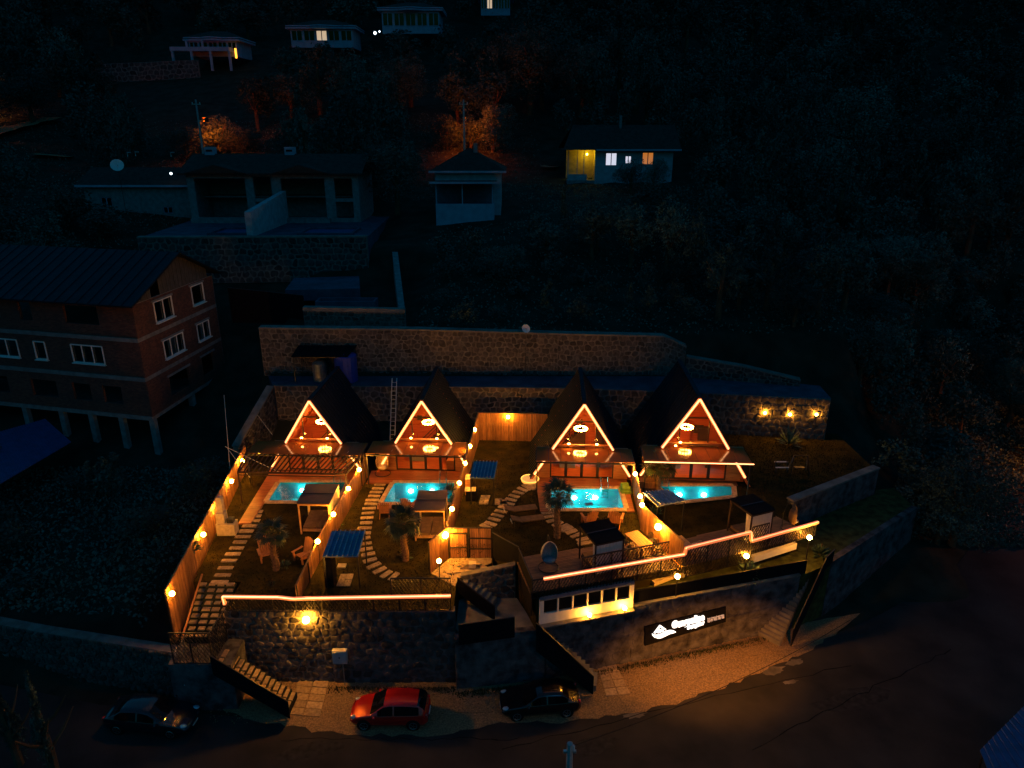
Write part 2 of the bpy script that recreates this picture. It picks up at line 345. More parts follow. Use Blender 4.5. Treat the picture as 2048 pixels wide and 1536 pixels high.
def tiles(name, quad, nu, nv, z, m, label, th_=.06):
    t = thing(name, label, 'paving', quad[0].lerp(quad[2], .5))
    for i in range(nu):
        for j in range(nv):
            def q(u, v): return quad[0].lerp(quad[1], u).lerp(quad[3].lerp(quad[2], u), v)
            g = .035; u0 = i / nu + g / nu; u1 = (i + 1) / nu - g / nu; v0 = j / nv + g / nv; v1 = (j + 1) / nv - g / nv
            zz = z + R.uniform(-.01, .01)
            build(MB().prism([q(u0, v0), q(u1, v0), q(u1, v1), q(u0, v1)][::-1], zz - th_, zz), 'paving_tile', m, t)
    return t
tiles('paved_pad', [Z(572, 1428, .1), Z(640, 1434, .1), Z(658, 1362, .1), Z(598, 1358, .1)], 2, 5, .11, 'slab', 'pad of square tiles at the foot of the left stone stairs')
tiles('paved_pad', [Z(1212, 1392, .1), Z(1262, 1388, .1), Z(1232, 1328, .1), Z(1194, 1335, .1)], 2, 4, .11, 'slab', 'pad of paving slabs below the black stair panel')
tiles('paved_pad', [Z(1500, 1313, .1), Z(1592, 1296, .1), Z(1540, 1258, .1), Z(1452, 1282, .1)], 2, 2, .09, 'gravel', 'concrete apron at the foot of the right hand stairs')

# ------------------------------------------------------------------ terraces (solid ground held up by walls)
poly5 = [(-16.1, 33.1), (-3.3, 33.1), (-3.3, 35.8), (-2.0, 36.9), (-1.2, 37.6), (-1.2, 38.25), (-3.9, 38.25), (-2.6, 56.4), (-21.4, 57), (-20.9, 50), (-18.95, 35.7), (-16.1, 35.7)]
struct('lower_terrace', MB().prism(poly5, -1, 5), 'grass', 'grass terrace of the two left cabins')
poly6 = [(-3.88, 38.27), (-1.2, 38.27), (.35, 36.1), (1.35, 33.1), (7.1, 34.9), (7.1, 36.2), (18.8, 40.4), (19.2, 43.0), (27.5, 48.0), (27.5, 55), (5, 56.4), (-2.6, 56.4)]
def pool_hole_prism(poly, hole, z0, z1):
    return poly
struct('upper_terrace', MB().prism(poly6, -1, 6), 'grass', 'grass terrace of the two right cabins')
polyL = [(7.1, 34.6), (18.3, 37.7), (20.4, 38.9), (29.6, 45.8), (29.6, 49), (27.6, 48.6), (19.25, 43.1), (18.9, 40.3), (7.15, 36.1)]
struct('lower_ledge', MB().prism(polyL, -1, 4.1), 'weed', 'narrow planted ledge under the deck')
struct('wall_walkway', MB().prism([(-20.5, 57.2), (5, 56.6), (26.0, 54), (26.3, 57), (16, 60.3), (-22, 60.3)], 2, 9.6), 'blueconc', 'concrete walkway strip on top of the lower stone wall')
struct('landing', MB().prism([(-2.8, 32.75), (1.9, 33.45), (1.25, 33.6), (.3, 36.0), (-2.0, 36.8), (-3.2, 35.8), (-3.2, 33.2)], -1, 3.6), 'concrete', 'bare concrete landing between the two terraces')

# ------------------------------------------------------------------ stone walls
def stone_wall(name, label, pts, z0s, z1s, t=.5, sw=.45, shh=.36, n_ind=260, m='stone', mm='mortar', mj='stonej', cap=None, proud=.05, group=None):
    """pts polyline left->right seen from the front (front = right-hand side -y); masonry of separate stones"""
    c = Vector(((pts[0][0] + pts[-1][0]) / 2, (pts[0][1] + pts[-1][1]) / 2, min(z0s)))
    root = thing(name, label, 'stone wall', c, group=group)
    core = MB(); cells = []
    for i in range(len(pts) - 1):
        a = Vector((pts[i][0], pts[i][1])); b = Vector((pts[i + 1][0], pts[i + 1][1])); L = (b - a).length; d = (b - a) / L; nr = Vector((d.y, -d.x))
        za0, zb0, za1, zb1 = z0s[i], z0s[i + 1], z1s[i], z1s[i + 1]
        core.prism([a, b, b - nr * t, a - nr * t], [za0, zb0, zb0, za0], [za1, zb1, zb1, za1])
        hm = max(za1 - za0, zb1 - zb0); nr_ = max(1, round(hm / shh)); nc = max(1, round(L / sw)); w = L / nc
        J = {}
        def V(r, k):
            if (r, k) not in J:
                e = 0 if k <= 0 or k >= 2 * nc else 1; f = 0 if r in (0, nr_) else 1
                J[(r, k)] = (min(max(k * w / 2 + e * R.uniform(-.27, .27) * w, 0), L), (r + f * R.uniform(-.36, .36)) / nr_)
            return J[(r, k)]
        for r in range(nr_):
            for cc in range(-1, nc + 1):
                k = 2 * cc + (r % 2); ks = [min(max(q, 0), 2 * nc) for q in (k, k + 1, k + 2)]
                if ks[0] == ks[2]: continue
                poly = [V(r, q) for q in ks] + [V(r + 1, q) for q in ks[::-1]]
                P = []
                for (s_, u) in poly:
                    f = s_ / L; zl = za0 + (zb0 - za0) * f; zt = za1 + (zb1 - za1) * f
                    P.append(Vector((s_, zl + (zt - zl) * u)))
                Q = []
                for j in range(6): a1, b1 = P[j], P[(j + 1) % 6]; Q += [a1.lerp(b1, .27), a1.lerp(b1, .73)]
                P = Q; np_ = 12; ce = sum(P, Vector((0, 0))) / 12
                ring = [ce + (p - ce) * R.uniform(.86, .95) - (p - ce).normalized() * .012 for p in P]
                pr = proud * R.uniform(.5, 1.5); fr = [ce + (p - ce) * R.uniform(.62, .78) for p in P]
                def w3(p, o): q = a + d * p.x + nr * o; return (q.x, q.y, p.y)
                vsx = [w3(p, -.02) for p in ring] + [w3(p, pr) for p in fr] + [w3(ce, pr * 1.25)]
                fs = [(j, (j + 1) % 12, 12 + (j + 1) % 12, 12 + j) for j in range(12)] + [(12 + j, 12 + (j + 1) % 12, 24) for j in range(12)]
                area = max(p.x for p in P) - min(p.x for p in P)
                cells.append((area, vsx, fs))
    build(core, 'mortar_core', mm, root)
    step = len(cells) / max(1, min(n_ind, len(cells))); ind = set(int(i * step) for i in range(min(n_ind, len(cells))))
    rest = MB()
    for i, (ar, v_, f_) in enumerate(cells):
        if i in ind: build(MB().add(v_, f_), 'stone', m, root)
        else: rest.add(v_, f_)
    if rest.v: build(rest, 'rubble_stones', mj, root, kind='stuff')
    if cap:
        cm = MB()
        for i in range(len(pts) - 1):
            a = Vector((pts[i][0], pts[i][1])); b = Vector((pts[i + 1][0], pts[i + 1][1])); d = (b - a).normalized(); nr = Vector((d.y, -d.x)) * .08
            cm.prism([a + nr, b + nr, b - nr * (t / .08) - nr, a - nr * (t / .08) - nr], [z1s[i] + .002, z1s[i + 1] + .002, z1s[i + 1] + .002, z1s[i] + .002], [z1s[i] + cap, z1s[i + 1] + cap, z1s[i + 1] + cap, z1s[i] + cap])
        build(cm, 'coping', 'concrete', root)
    return root
stone_wall('retaining_wall', 'tall upper rubble wall with pale joints behind the cabin roofs', [(-22, 59.6), (-8, 59.6), (4, 59.5), (13.2, 59.5), (15.2, 59.3)], [9.6] * 5, [13.9, 13.75, 13.4, 13.2, 12.3], .7, .55, .45, 295, cap=.14)
stone_wall('retaining_wall', 'stepped end of the upper wall sloping down on the right', [(15.25, 59.2), (20, 58), (24.5, 56.8)], [9.6] * 3, [11.4, 10.9, 10.1], .6, .62, .5, 60, m='stoneb', cap=.1)
stone_wall('retaining_wall', 'lower stone wall right behind the four cabins with three wall lamps at its right end', [(-20.3, 57), (-10, 56.9), (5, 56.4), (15, 55.4), (25.9, 53.8)], [4.9, 4.9, 5.9, 5.9, 5.9], [9.58] * 5, .6, .62, .5, 280, m='stoneb')
stone_wall('retaining_wall', 'slanting side wall left of the leftmost cabin roof', [(-21.6, 51), (-20.4, 56.9)], [4.9, 4.9], [6.6, 9.5], .5, .6, .5, 40, m='stoneb', cap=.12)
stone_wall('retaining_wall', 'short rubble wall with pale concrete band above the upper wall', [(-18.7, 62), (-9.6, 62)], [13.2, 13.2], [14.9, 14.7], .5, .6, .45, 60, cap=.35)
stone_wall('retaining_wall', 'long bluish rubble wall under the unfinished double house', [(-40.5, 77.5), (-15.8, 78)], [14.0, 14.3], [19.05, 19.05], .7, .8, .6, 200, m='stoneb', cap=.15)
stone_wall('retaining_wall', 'front rubble wall lit by one wall lamp under the left glowing rail', [(-16.15, 33.05), (-10.3, 33.0)], [-.1, -.1], [4.98, 4.98], .5, .55, .42, 140, m='stoneb', proud=.06)
stone_wall('retaining_wall', 'front stone wall with patched concrete right of the wall lamp', [(-10.28, 32.9), (-3.2, 32.95)], [-.1, -.1], [4.98, 4.98], .5, .62, .52, 120, m='stoneb', mm='plaster', mj='plaster', proud=.035)
stone_wall('retaining_wall', 'rough wall between the landing and the upper grass terrace', [(-3.1, 36.1), (.2, 36.0)], [3.6, 3.6], [5.1, 5.95], .4, .62, .5, 30, m='stoneb')
stone_wall('retaining_wall', 'rough plastered wall under the landing beside the road stairs', [(-3.18, 32.4), (1.9, 33.15)], [-.1, -.1], [3.62, 3.6], .4, .8, .6, 40, m='plaster', mm='plaster', mj='plaster', proud=.02)
stone_wall('retaining_wall', 'roadside wall carrying the glowing sign', [(1.95, 33.15), (7.1, 34.6), (18.0, 37.6)], [-.1] * 3, [3.98, 4.1, 4.1], .4, .8, .6, 100, m='plaster', mm='plaster', mj='plaster', proud=.045, cap=.08)
stone_wall('retaining_wall', 'low bluish corner wall right of the right hand stairs', [(20.5, 38.95), (29.7, 45.8)], [-.1, -.1], [4.1, 4.2], .4, .8, .6, 100, m='plaster', mm='plaster', mj='plaster', proud=.02)
stone_wall('retaining_wall', 'garden wall with pale rounded top right of the last cabin', [(19.25, 43.0), (27.6, 48.0)], [3.9, 3.9], [6.25, 6.25], .45, .8, .6, 80, m='plaster', mm='plaster', mj='plaster', proud=.02, cap=.12)
stone_wall('retaining_wall', 'stacked rubble wall left of the electricity box by the parked car', [(-35, 35.2), (-27, 33.5), (-18.6, 31.9)], [-.1] * 3, [3.3, 3.1, 3.0], .6, .42, .34, 295, m='stone', proud=.1, mj='stonej')
stone_wall('retaining_wall', 'far rubble wall below the leftmost hillside villa', [(-97, 178), (-72, 178)], [39, 40], [43.6, 44.6], .8, 1.3, 1.0, 60, m='stoneb')

# ------------------------------------------------------------------ the unfinished brick building on the left
def ppt(o, d, s): return (o[0] + d[0] * s, o[1] + d[1] * s)
C0 = (-29.6, 54.1); dl = Vector((-14, 3.3)).normalized(); dr = Vector((1.5, 11.8)).normalized(); LL = 22; LR = 12
bt = thing('brick_building', 'unfinished red brick apartment building on bare concrete columns at the left edge', 'building', (-33, 60, 4.5))
pA = ppt(C0, dl, LL); pB = C0; pC = ppt(C0, dr, LR); pD = ppt(pA, dr, LR)
zf = [7.6, 11.0, 14.3, 17.3]
for z in zf[:3]:
    build(MB().prism([ppt(pA, dr, -.12), ppt(pB, dr, -.12), pC, pD], z, z + .32), 'floor_slab', 'slabc', bt)
winL = {1: [(2.6, 4.4), (5.6, 7.4), (9, 11.6), (14, 16.5)], 2: [(3.6, 6.6), (9.2, 10.3), (12, 15.4)], 3: [(3.4, 6.6), (9.8, 11), (13, 16)]}
winR = {1: [(3.0, 6.0, 1.0, 2.6), (8.2, 10.2, 1, 2.7)], 2: [(3.0, 5.9, .95, 2.4), (8.2, 10.2, .95, 2.4)], 3: [(2.6, 5.1, .9, 2.5), (8.2, 10.1, 1, 2.6)]}
for fl in (1, 2, 3):
    z0 = zf[fl - 1] + .32; z1 = zf[fl]
    hl = [(LL - b, LL - a, z0 + .9, z0 + 2.4) for a, b in winL[fl]]
    build(MB().wall(pA, pB, z0, z1, .22, hl), 'brick_facade', 'brick', bt)
    hr = [(a, b, z0 + c - .3, z0 + d - .2) for a, b, c, d in winR[fl]]
    build(MB().wall(pB, pC, z0, z1, .22, hr), 'brick_facade', 'brick', bt)
    build(MB().wall(pC, pD, z0, z1, .22), 'brick_facade', 'brick', bt)
    def fr(p, d, a, b, za, zb, nm, pane, m='white'):
        n = Vector((d.y, -d.x)); f = MB(); w = .07
        P = lambda s_, z, o=.02: (p[0] + d.x * s_ + n.x * o, p[1] + d.y * s_ + n.y * o, z)
        for q in ((P(a, za), P(b, za)), (P(a, zb), P(b, zb)), (P(a, za), P(a, zb)), (P(b, za), P(b, zb))): f.beam(q[0], q[1], w * 1.3)
        for k in range(1, nm): s_ = a + (b - a) * k / nm; f.beam(P(s_, za), P(s_, zb), w * 1.1)
        f.beam(P(a - .1, za - .08, .1), P(b + .1, za - .08, .1), .2, .06)
        o = build(f, 'window', m, bt)
        if pane:
            q = MB(); q.add([P(a, za, -.08), P(b, za, -.08), P(b, zb, -.08), P(a, zb, -.08)], [(0, 1, 2, 3)]); build(q, 'pane', 'dglass', o)
            if pane == 2:
                q = MB(); k0 = a + (b - a) * .36; k1 = a + (b - a) * .66
                q.box(((P(k0, 0)[0] + P(k1, 0)[0]) / 2 - n.x * .2, (P(k0, 0)[1] + P(k1, 0)[1]) / 2 - n.y * .2, (za + zb) / 2), (k1 - k0, .02, zb - za - .1), atan2(d.y, d.x)); build(q, 'curtain', 'blind', o)
    if fl > 1:
        for i, (a, b, za, zb) in enumerate(hr): fr(pB, dr, a, b, za, zb, (2, 1)[i] if fl == 3 else (3, 2)[i], 2 if fl == 2 else 1)
    if fl == 2:
        for i, (a, b, za, zb) in enumerate(hl): fr(pA, -dl, a, b, za, zb, (3, 1, 3)[::-1][i] if i != 1 else 1, 1)
    for a, b, za, zb in hr: build(MB().wall(ppt(pB, dr, a - .25), ppt(pB, dr, b + .25), zb + .02, zb + .2, -.06), 'lintel', 'slabc', bt)
# interior darkness is real rooms: back walls and columns
cm = MB()
for s in (.2, 3.2, 6.2, 9.2, 13, 17, 21):
    for q in (.2, 6, 11.4):
        p = ppt(ppt(C0, dl, s), dr, q); cm = MB().box((p[0], p[1], 5.9), (.5, .38, 3.6), atan2(dl.y, dl.x)); build(cm, 'column', 'slabc', bt)
for q in (11.85,): build(MB().wall(ppt(pB, dr, q), ppt(pB, dr, q + .12), 7.6, 17.3, .45), 'corner_column', 'slabc', bt)
rA, rB, rC, rD = ppt(ppt(pA, dr, -.9), dl, .9), ppt(ppt(pB, dr, -.9), dl, -.7), ppt(ppt(pC, dr, .7), dl, -.7), ppt(ppt(pD, dr, .7), dl, .9)
mL = ppt(rA, dr, 7.3); mR = ppt(rB, dr, 7.3); zr = 20.3; ze = 17.35
rf = MB(); rf.add([(*rA, ze), (*rB, ze), (*mR, zr), (*mL, zr), (*rA, ze + .12), (*rB, ze + .12), (*mR, zr + .12), (*mL, zr + .12)], [(0, 1, 2, 3), (7, 6, 5, 4), (0, 4, 5, 1), (1, 5, 6, 2), (0, 3, 7, 4)])
rf.add([(*rD, ze), (*rC, ze), (*mR, zr), (*mL, zr), (*rD, ze + .12), (*rC, ze + .12), (*mR, zr + .12), (*mL, zr + .12)], [(3, 2, 1, 0), (4, 5, 6, 7), (0, 1, 5, 4), (1, 2, 6, 5), (0, 4, 7, 3)])
ro = build(rf, 'roof', 'roofm', bt)
rb = MB()
for k in range(24):
    s = k / 23; rb.beam((rA[0] + (rB[0] - rA[0]) * s, rA[1] + (rB[1] - rA[1]) * s, ze + .14), (mL[0] + (mR[0] - mL[0]) * s, mL[1] + (mR[1] - mL[1]) * s, zr + .14), .05, .05)
build(rb, 'roof_rib', 'roofm', ro)
for k in range(20):                           # weathered gable boards
    s = .3 + k * (LR - .6) / 20; dd = abs(s + .9 - 7.3); zt = ze + (zr - ze) * (1 - dd / 7.3) - .1
    if zt > 17.45 and R.random() < .9:
        p = ppt(pB, dr, s); q = ppt(pB, dr, s + .5); build(MB().wall(p, q, 17.35, zt, .05), 'gable_board', 'board', bt)
build(MB().wall(pB, pC, 17.3, 17.34, .2), 'wall_plate', 'slabc', bt)
# shed with blue corrugated roof, lower left
def sheet_roof(name, label, cat, q, m, ribs, sheets=1, th_=.04, post=None, zg=None, pm_='darkmetal', group=None, amp=.05, ribm=None):
    """q = 4 corners (back-left, back-right, front-right, front-left)"""
    ce = (q[0] + q[1] + q[2] + q[3]) / 4; g = zg if zg is not None else ce.z - 2
    t = thing(name, label, cat, (ce.x, ce.y, g), group=group)
    n = ribs
    for k in range(n):
        a = q[0].lerp(q[1], k / n); b = q[0].lerp(q[1], (k + 1) / n); c = q[3].lerp(q[2], (k + 1) / n); d = q[3].lerp(q[2], k / n)
        e1 = a.lerp(b, .78); e2 = d.lerp(c, .78); u = Vector((0, 0, amp)); m1 = a.lerp(b, .84); m2 = d.lerp(c, .84); m3 = a.lerp(b, .95); m4 = d.lerp(c, .95); t_ = Vector((0, 0, -th_))
        s = MB().add([a, e1, m1 + u, m3 + u, b, d, e2, m2 + u, m4 + u, c] + [p + t_ for p in (a, b, d, c)],
                     [(5, 6, 1, 0), (6, 7, 2, 1), (7, 8, 3, 2), (8, 9, 4, 3), (5, 12, 13, 9, 8, 7, 6), (0, 1, 2, 3, 4, 11, 10), (10, 11, 13, 12), (0, 10, 12, 5), (4, 9, 13, 11)])
        so = build(s, 'roof_sheet', m, t)
        if ribm: build(MB().beam(a.lerp(b, .895) + u * 1.15, d.lerp(c, .895) + u * 1.15, .06, .04), 'rib_highlight', ribm, so)  # paler strip paints the light caught along each rib
    if post:
        for i, p in enumerate(q):
            c2 = p.lerp(ce, .06); build(MB().beam((c2.x, c2.y, g), (c2.x, c2.y, p.z - .03), .07), 'post', pm_, t)
        for i in range(4):
            a, b = q[i].lerp(ce, .06), q[(i + 1) % 4].lerp(ce, .06); build(MB().beam(a - Vector((0, 0, .09)), b - Vector((0, 0, .09)), .06), 'beam', pm_, t)
    return t
sheet_roof('shed', 'low shed with blue corrugated roof below the brick building', 'shed', [Z(-60, 880, 7.6), Z(90, 838, 7.6), Z(142, 884, 6.9), Z(-30, 985, 6.9)], 'navyroof', 30, post=True, zg=4.0, amp=.05)
sheet_roof('shed', 'bluish metal roof corner at the bottom right of the picture', 'shed', [Z(1960, 1500, 3.6), Z(2075, 1385, 3.6), Z(2300, 1560, 3.0), Z(2050, 1720, 3.0)], 'navyroof', 14, post=True, zg=0)

# ------------------------------------------------------------------ fences
def fence(name, label, a, b, za, zb, zta, ztb, flip=1, panel=2.0, rails=True, bw=.13, frame='darkmetal'):
    a = Vector((a[0], a[1])); b = Vector((b[0], b[1])); L = (b - a).length; d = (b - a) / L; nr = Vector((d.y, -d.x)) * flip
    t = thing(name, label, 'fence', ((a.x + b.x) / 2, (a.y + b.y) / 2, min(za, zb))); n = max(1, round(L / panel)); w = L / n
    for i in range(n):
        mbp = MB(); m_ = max(2, round(w / bw)); bwid = w / m_
        for k in range(m_):
            s0 = i * w + k * bwid + .012; s1 = i * w + (k + 1) * bwid - .012; f0 = s0 / L; f1 = s1 / L; o = R.uniform(0, .012)
            p = a + d * s0 + nr * o; q = a + d * s1 + nr * o
            mbp.prism([p, q, q + nr * .03, p + nr * .03] if flip < 0 else [p + nr * .03, q + nr * .03, q, p], [za + (zb - za) * f0, za + (zb - za) * f1] * 1 + [za + (zb - za) * f1, za + (zb - za) * f0], [zta + (ztb - zta) * f0, zta + (ztb - zta) * f1, zta + (ztb - zta) * f1, zta + (ztb - zta) * f0])
        build(mbp, 'board_panel', 'fence', t)
        p = a + d * (i * w) - nr * .05; f = i * w / L; build(MB().beam((p.x, p.y, za + (zb - za) * f), (p.x, p.y, zta + (ztb - zta) * f), .07), 'post', frame, t)
    if rails:
        o = nr * (-.03)
        build(MB().beam((a.x + o.x, a.y + o.y, zta + .02), (b.x + o.x, b.y + o.y, ztb + .02), .08, .05), 'top_rail', 'fence', t)
    return t
fence('timber_fence', 'long board fence with five lamps along the left edge of the garden', (-18.75, 32.3), (-21.0, 50.8), 3.4, 5, 6.85, 6.85, flip=1)
fence('timber_fence', 'board fence with four lamps between the first and second gardens', (-11.95, 37.8), (-11.15, 49.3), 5, 5, 6.55, 6.7, flip=1)
fence('timber_fence', 'low framed board fence running down to the left glowing rail', (-12.15, 33.6), (-11.95, 37.75), 5, 5, 6.25, 6.55, flip=-1)
fence('timber_fence', 'board fence between the second garden and the upper lawn', (-4.0, 38.6), (-2.75, 53.7), 5, 5.5, 7.3, 8.45, flip=1)
fence('timber_fence', 'rear board fence with one lamp closing the upper lawn', (-2.7, 53.75), (2.9, 53.45), 6, 6, 8.4, 8.4, flip=1)
fence('timber_fence', 'board fence with three lamps between the third and fourth gardens', (8.35, 39.9), (8.75, 47), 6, 6, 7.75, 7.9, flip=-1)
fence('timber_fence', 'slanting tall board fence with one lamp at the right end of the dining deck', (8.3, 39.9), (10.0, 35.6), 6, 6, 7.75, 7.75, flip=1)
fence('timber_fence', 'short lit board fence left of the entrance gate', (-4.95, 36.6), (-4.0, 38.2), 5, 5, 7.1, 7.2, flip=1)
# entrance gate
g = thing('garden_gate', 'wooden entrance gate with metal frame beside the lit corner lamp', 'gate', (-2.6, 38.2, 5))
def boards(p, x0, x1, y, z0, z1, n, nm='board_panel', m='fence'):
    b = MB(); w = (x1 - x0) / n
    for k in range(n): b.bb(x0 + k * w + .008, x0 + (k + 1) * w - .008, y + R.uniform(-.01, .01), y + .035, z0, z1)
    return build(b, nm, m, p)
boards(g, -3.93, -2.75, 38.16, 6.83, 7.15, 9); boards(g, -2.62, -1.3, 38.16, 5.02, 7.15, 10)
dd = boards(g, -3.85, -2.83, 38.14, 5.05, 6.72, 8, 'door'); build(MB().box((-2.95, 38.08, 5.95), (.04, .06, .16)), 'handle', 'chrome', dd)
fm = MB()
for x in (-3.93, -2.72, -1.27): fm.beam((x, 38.1, 5), (x, 38.1, 7.2), .08)
for (x0, x1, z) in ((-3.93, -1.27, 7.2), (-3.93, -2.72, 6.78), (-2.72, -1.27, 6.45), (-2.72, -1.27, 5.7), (-3.85, -2.8, 5.8)): fm.beam((x0, 38.1, z), (x1, 38.1, z), .06)
build(fm, 'frame', 'darkmetal', g)
def black_panel(name, label, a, b, z0a, z0b, z1a, z1b, cat='panel', rail=True):
    a = Vector(a); b = Vector(b); t = thing(name, label, cat, ((a.x + b.x) / 2, (a.y + b.y) / 2, min(z0a, z0b)))
    d = (b - a).normalized(); n = Vector((-d.y, d.x)) * .04
    build(MB().prism([a, b, b + n, a + n], [z0a, z0b, z0b, z0a], [z1a, z1b, z1b, z1a]), 'sheet', 'blackp', t)
    if rail: build(MB().beam((a.x, a.y, z1a + .03), (b.x, b.y, z1b + .03), .06, .05), 'rail', 'darkmetal', t)
    return t
black_panel('screen_panel', 'black screen right of the entrance gate', (-1.2, 38.0), (.4, 36.1), 5.0, 5.9, 6.9, 7.1)
black_panel('screen_panel', 'black screen down the left side of the dining deck', (.4, 36.0), (1.1, 33.05), 4.6, 4.6, 7.1, 7.05)
black_panel('screen_panel', 'sloping black screen beside the steps under the gate', (-3.2, 35.2), (-1.0, 34.0), 4.6, 3.5, 5.6, 4.5)
black_panel('screen_panel', 'black screen along the front of the concrete landing', (-2.95, 32.2), (.15, 32.85), 3.3, 3.3, 4.65, 4.65)
black_panel('screen_panel', 'triangular black screen of the middle stairs down to the road', (1.35, 32.55), (4.6, 31.9), 2.6, .1, 4.5, 1.35)
black_panel('screen_panel', 'black screen of the left stairs descending to the tiled pad', (-16.1, 30.6), (-12.1, 30.15), 2.7, .1, 3.95, 1.25)
black_panel('screen_panel', 'long black screen along the planted ledge above the sign', (7.1, 34.75), (18.4, 37.85), 4.1, 4.1, 5.0, 5.0)
black_panel('screen_panel', 'black screen on the outer side of the right hand stairs', (19.7, 38.1), (17.3, 35.9), 3.8, .1, 5.0, 1.3)
black_panel('screen_panel', 'short black screen at the head of the right hand stairs', (19.7, 38.15), (20.6, 39.0), 4.0, 4.1, 5.0, 5.05)
black_panel('screen_panel', 'dark sheet fence running across the upper left slope behind the brick building', (-27, 66.5), (-19.3, 64.5), 12.6, 13.0, 16.0, 15.7)

# stairs
def stairs(name, label, a, b, wdir, w, za, zb, n, m='slab', pieces=False):
    a = Vector(a); b = Vector(b); t = thing(name, label, 'stairs', (b.x, b.y, min(za, zb))); wd = Vector(wdir).normalized() * w
    for i in range(n):
        p = a.lerp(b, i / n); q = a.lerp(b, (i + 1.0) / n); z = za + (zb - za) * i / n
        mbx = MB().prism([p, p + wd, q + wd, q], z - abs(za - zb) / n - .25, z)
        so = build(mbx, 'step', 'soil' if pieces else m, t)
        if pieces:
            k = max(2, int(w / .55))
            for j in range(k):
                u0 = j / k + R.uniform(.015, .05); u1 = (j + 1) / k - R.uniform(.015, .05); e = R.uniform(-.12, .06)
                pp = p + wd * u0; pq = p + wd * u1; qq = q + wd * u1 + (q - p) * e; qp = q + wd * u0 + (q - p) * e
                qq = pq.lerp(qq, .86); qp = pp.lerp(qp, .86); build(MB().prism([pp, pq, qq, qp], z + .004, z + .05 + R.uniform(0, .02)), 'stone', 'slab', so)
    return t
stairs('garden_stairs', 'stone block stairs between the long fence and the left glowing rail', (-18.55, 35.6), (-18.4, 32.6), (1, 0), 2.2, 4.95, 3.3, 9, pieces=True)
struct('stair_landing', MB().prism([(-18.6, 30.9), (-15.2, 30.9), (-15.2, 32.9), (-16.0, 33.0), (-16.1, 35.7), (-18.9, 35.7)], -1, 3.1), 'plaster', 'concrete landing below the garden stairs')
stairs('road_stairs', 'lit stone steps going down right to the tiled pad', (-16.0, 30.75), (-12.2, 30.35), (0.05, 1), 1.35, 3.1, .25, 14, pieces=True)
stairs('road_stairs', 'middle stairs from the landing down to the roadside pad', (1.6, 32.7), (4.8, 32.2), (.2, 1), 1.1, 3.5, .2, 13, 'concrete')
stairs('road_stairs', 'right hand stairs climbing from the road to the planted ledge', (19.1, 38.3), (16.6, 35.9), (-.68, .68), 1.5, 4.05, .2, 18, 'concrete')
stairs('gate_steps', 'few steps under the entrance gate', (-3.1, 35.6), (-1.4, 34.6), (.4, .9), 1.2, 4.9, 3.7, 6, 'concrete')

# ------------------------------------------------------------------ decks
def deck(name, label, poly, z, m, ang=0, bw=.14):
    """planked deck: a substrate with raised boards clipped to convex pieces"""
    c = MB().prism(poly, z - .08, z - .02)
    xs_ = [p[0] * cos(ang) + p[1] * sin(ang) for p in poly]; ys_ = [-p[0] * sin(ang) + p[1] * cos(ang) for p in poly]
    P = list(zip(xs_, ys_)); y = min(ys_); 
    while y < max(ys_) - .01:
        ym = y + bw / 2; cr = []
        for i in range(len(P)):
            (x0, y0), (x1, y1) = P[i], P[(i + 1) % len(P)]
            if (y0 - ym) * (y1 - ym) < 0: cr.append(x0 + (ym - y0) / (y1 - y0) * (x1 - x0))
        cr.sort()
        for k in range(0, len(cr) - 1, 2):
            q = [(cr[k], y + .008), (cr[k + 1], y + .008), (cr[k + 1], y + bw - .008), (cr[k], y + bw - .008)]
            c.prism([(x * cos(ang) - yy * sin(ang), x * sin(ang) + yy * cos(ang)) for x, yy in q], z - .02, z + R.uniform(0, .006))
        y += bw
    return struct(name, c, m, label)
deck('pool_deck', 'reddish deck around the first pool', [(-18.9, 49.95), (-11.6, 49.95), (-11.8, 44.7), (-12.35, 44.7), (-12.35, 48.2), (-17.75, 48.2), (-17.75, 42.1), (-18.6, 42.1)], 5.1, 'deck')
deck('pool_deck', 'reddish deck behind the second pool', [(-11.0, 49.9), (-3.4, 49.9), (-3.75, 44.5), (-4.1, 44.5), (-4.1, 48.1), (-9.1, 48.1), (-9.1, 47.9), (-11.0, 47.9)], 5.1, 'deck')
deck('pool_deck', 'reddish deck around the third pool', [(1.75, 46.8), (8.4, 46.8), (8.25, 42.0), (7.75, 42.0), (7.75, 45.3), (2.55, 45.3), (2.45, 42.0), (1.9, 42.0)], 6.1, 'deck')
deck('pool_deck', 'brownish deck behind the fourth pool', [(9.0, 47.6), (16.4, 47.6), (16.3, 45.7), (10.3, 45.7), (10.2, 43.5), (8.8, 43.5)], 6.1, 'deck2')
deck('dining_deck', 'brown dining deck along the front edge of the upper terrace', [(1.0, 33.2), (9.9, 35.6), (8.6, 38.4), (6.8, 38.3), (.4, 36.6), (.3, 36.1)], 6.06, 'deck2', .32)
deck('dining_deck', 'brown deck along the glowing rail in front of the fourth garden', [(10.1, 35.7), (19.2, 39.2), (17.6, 41.4), (9.2, 38.0)], 6.06, 'deck2', .34)
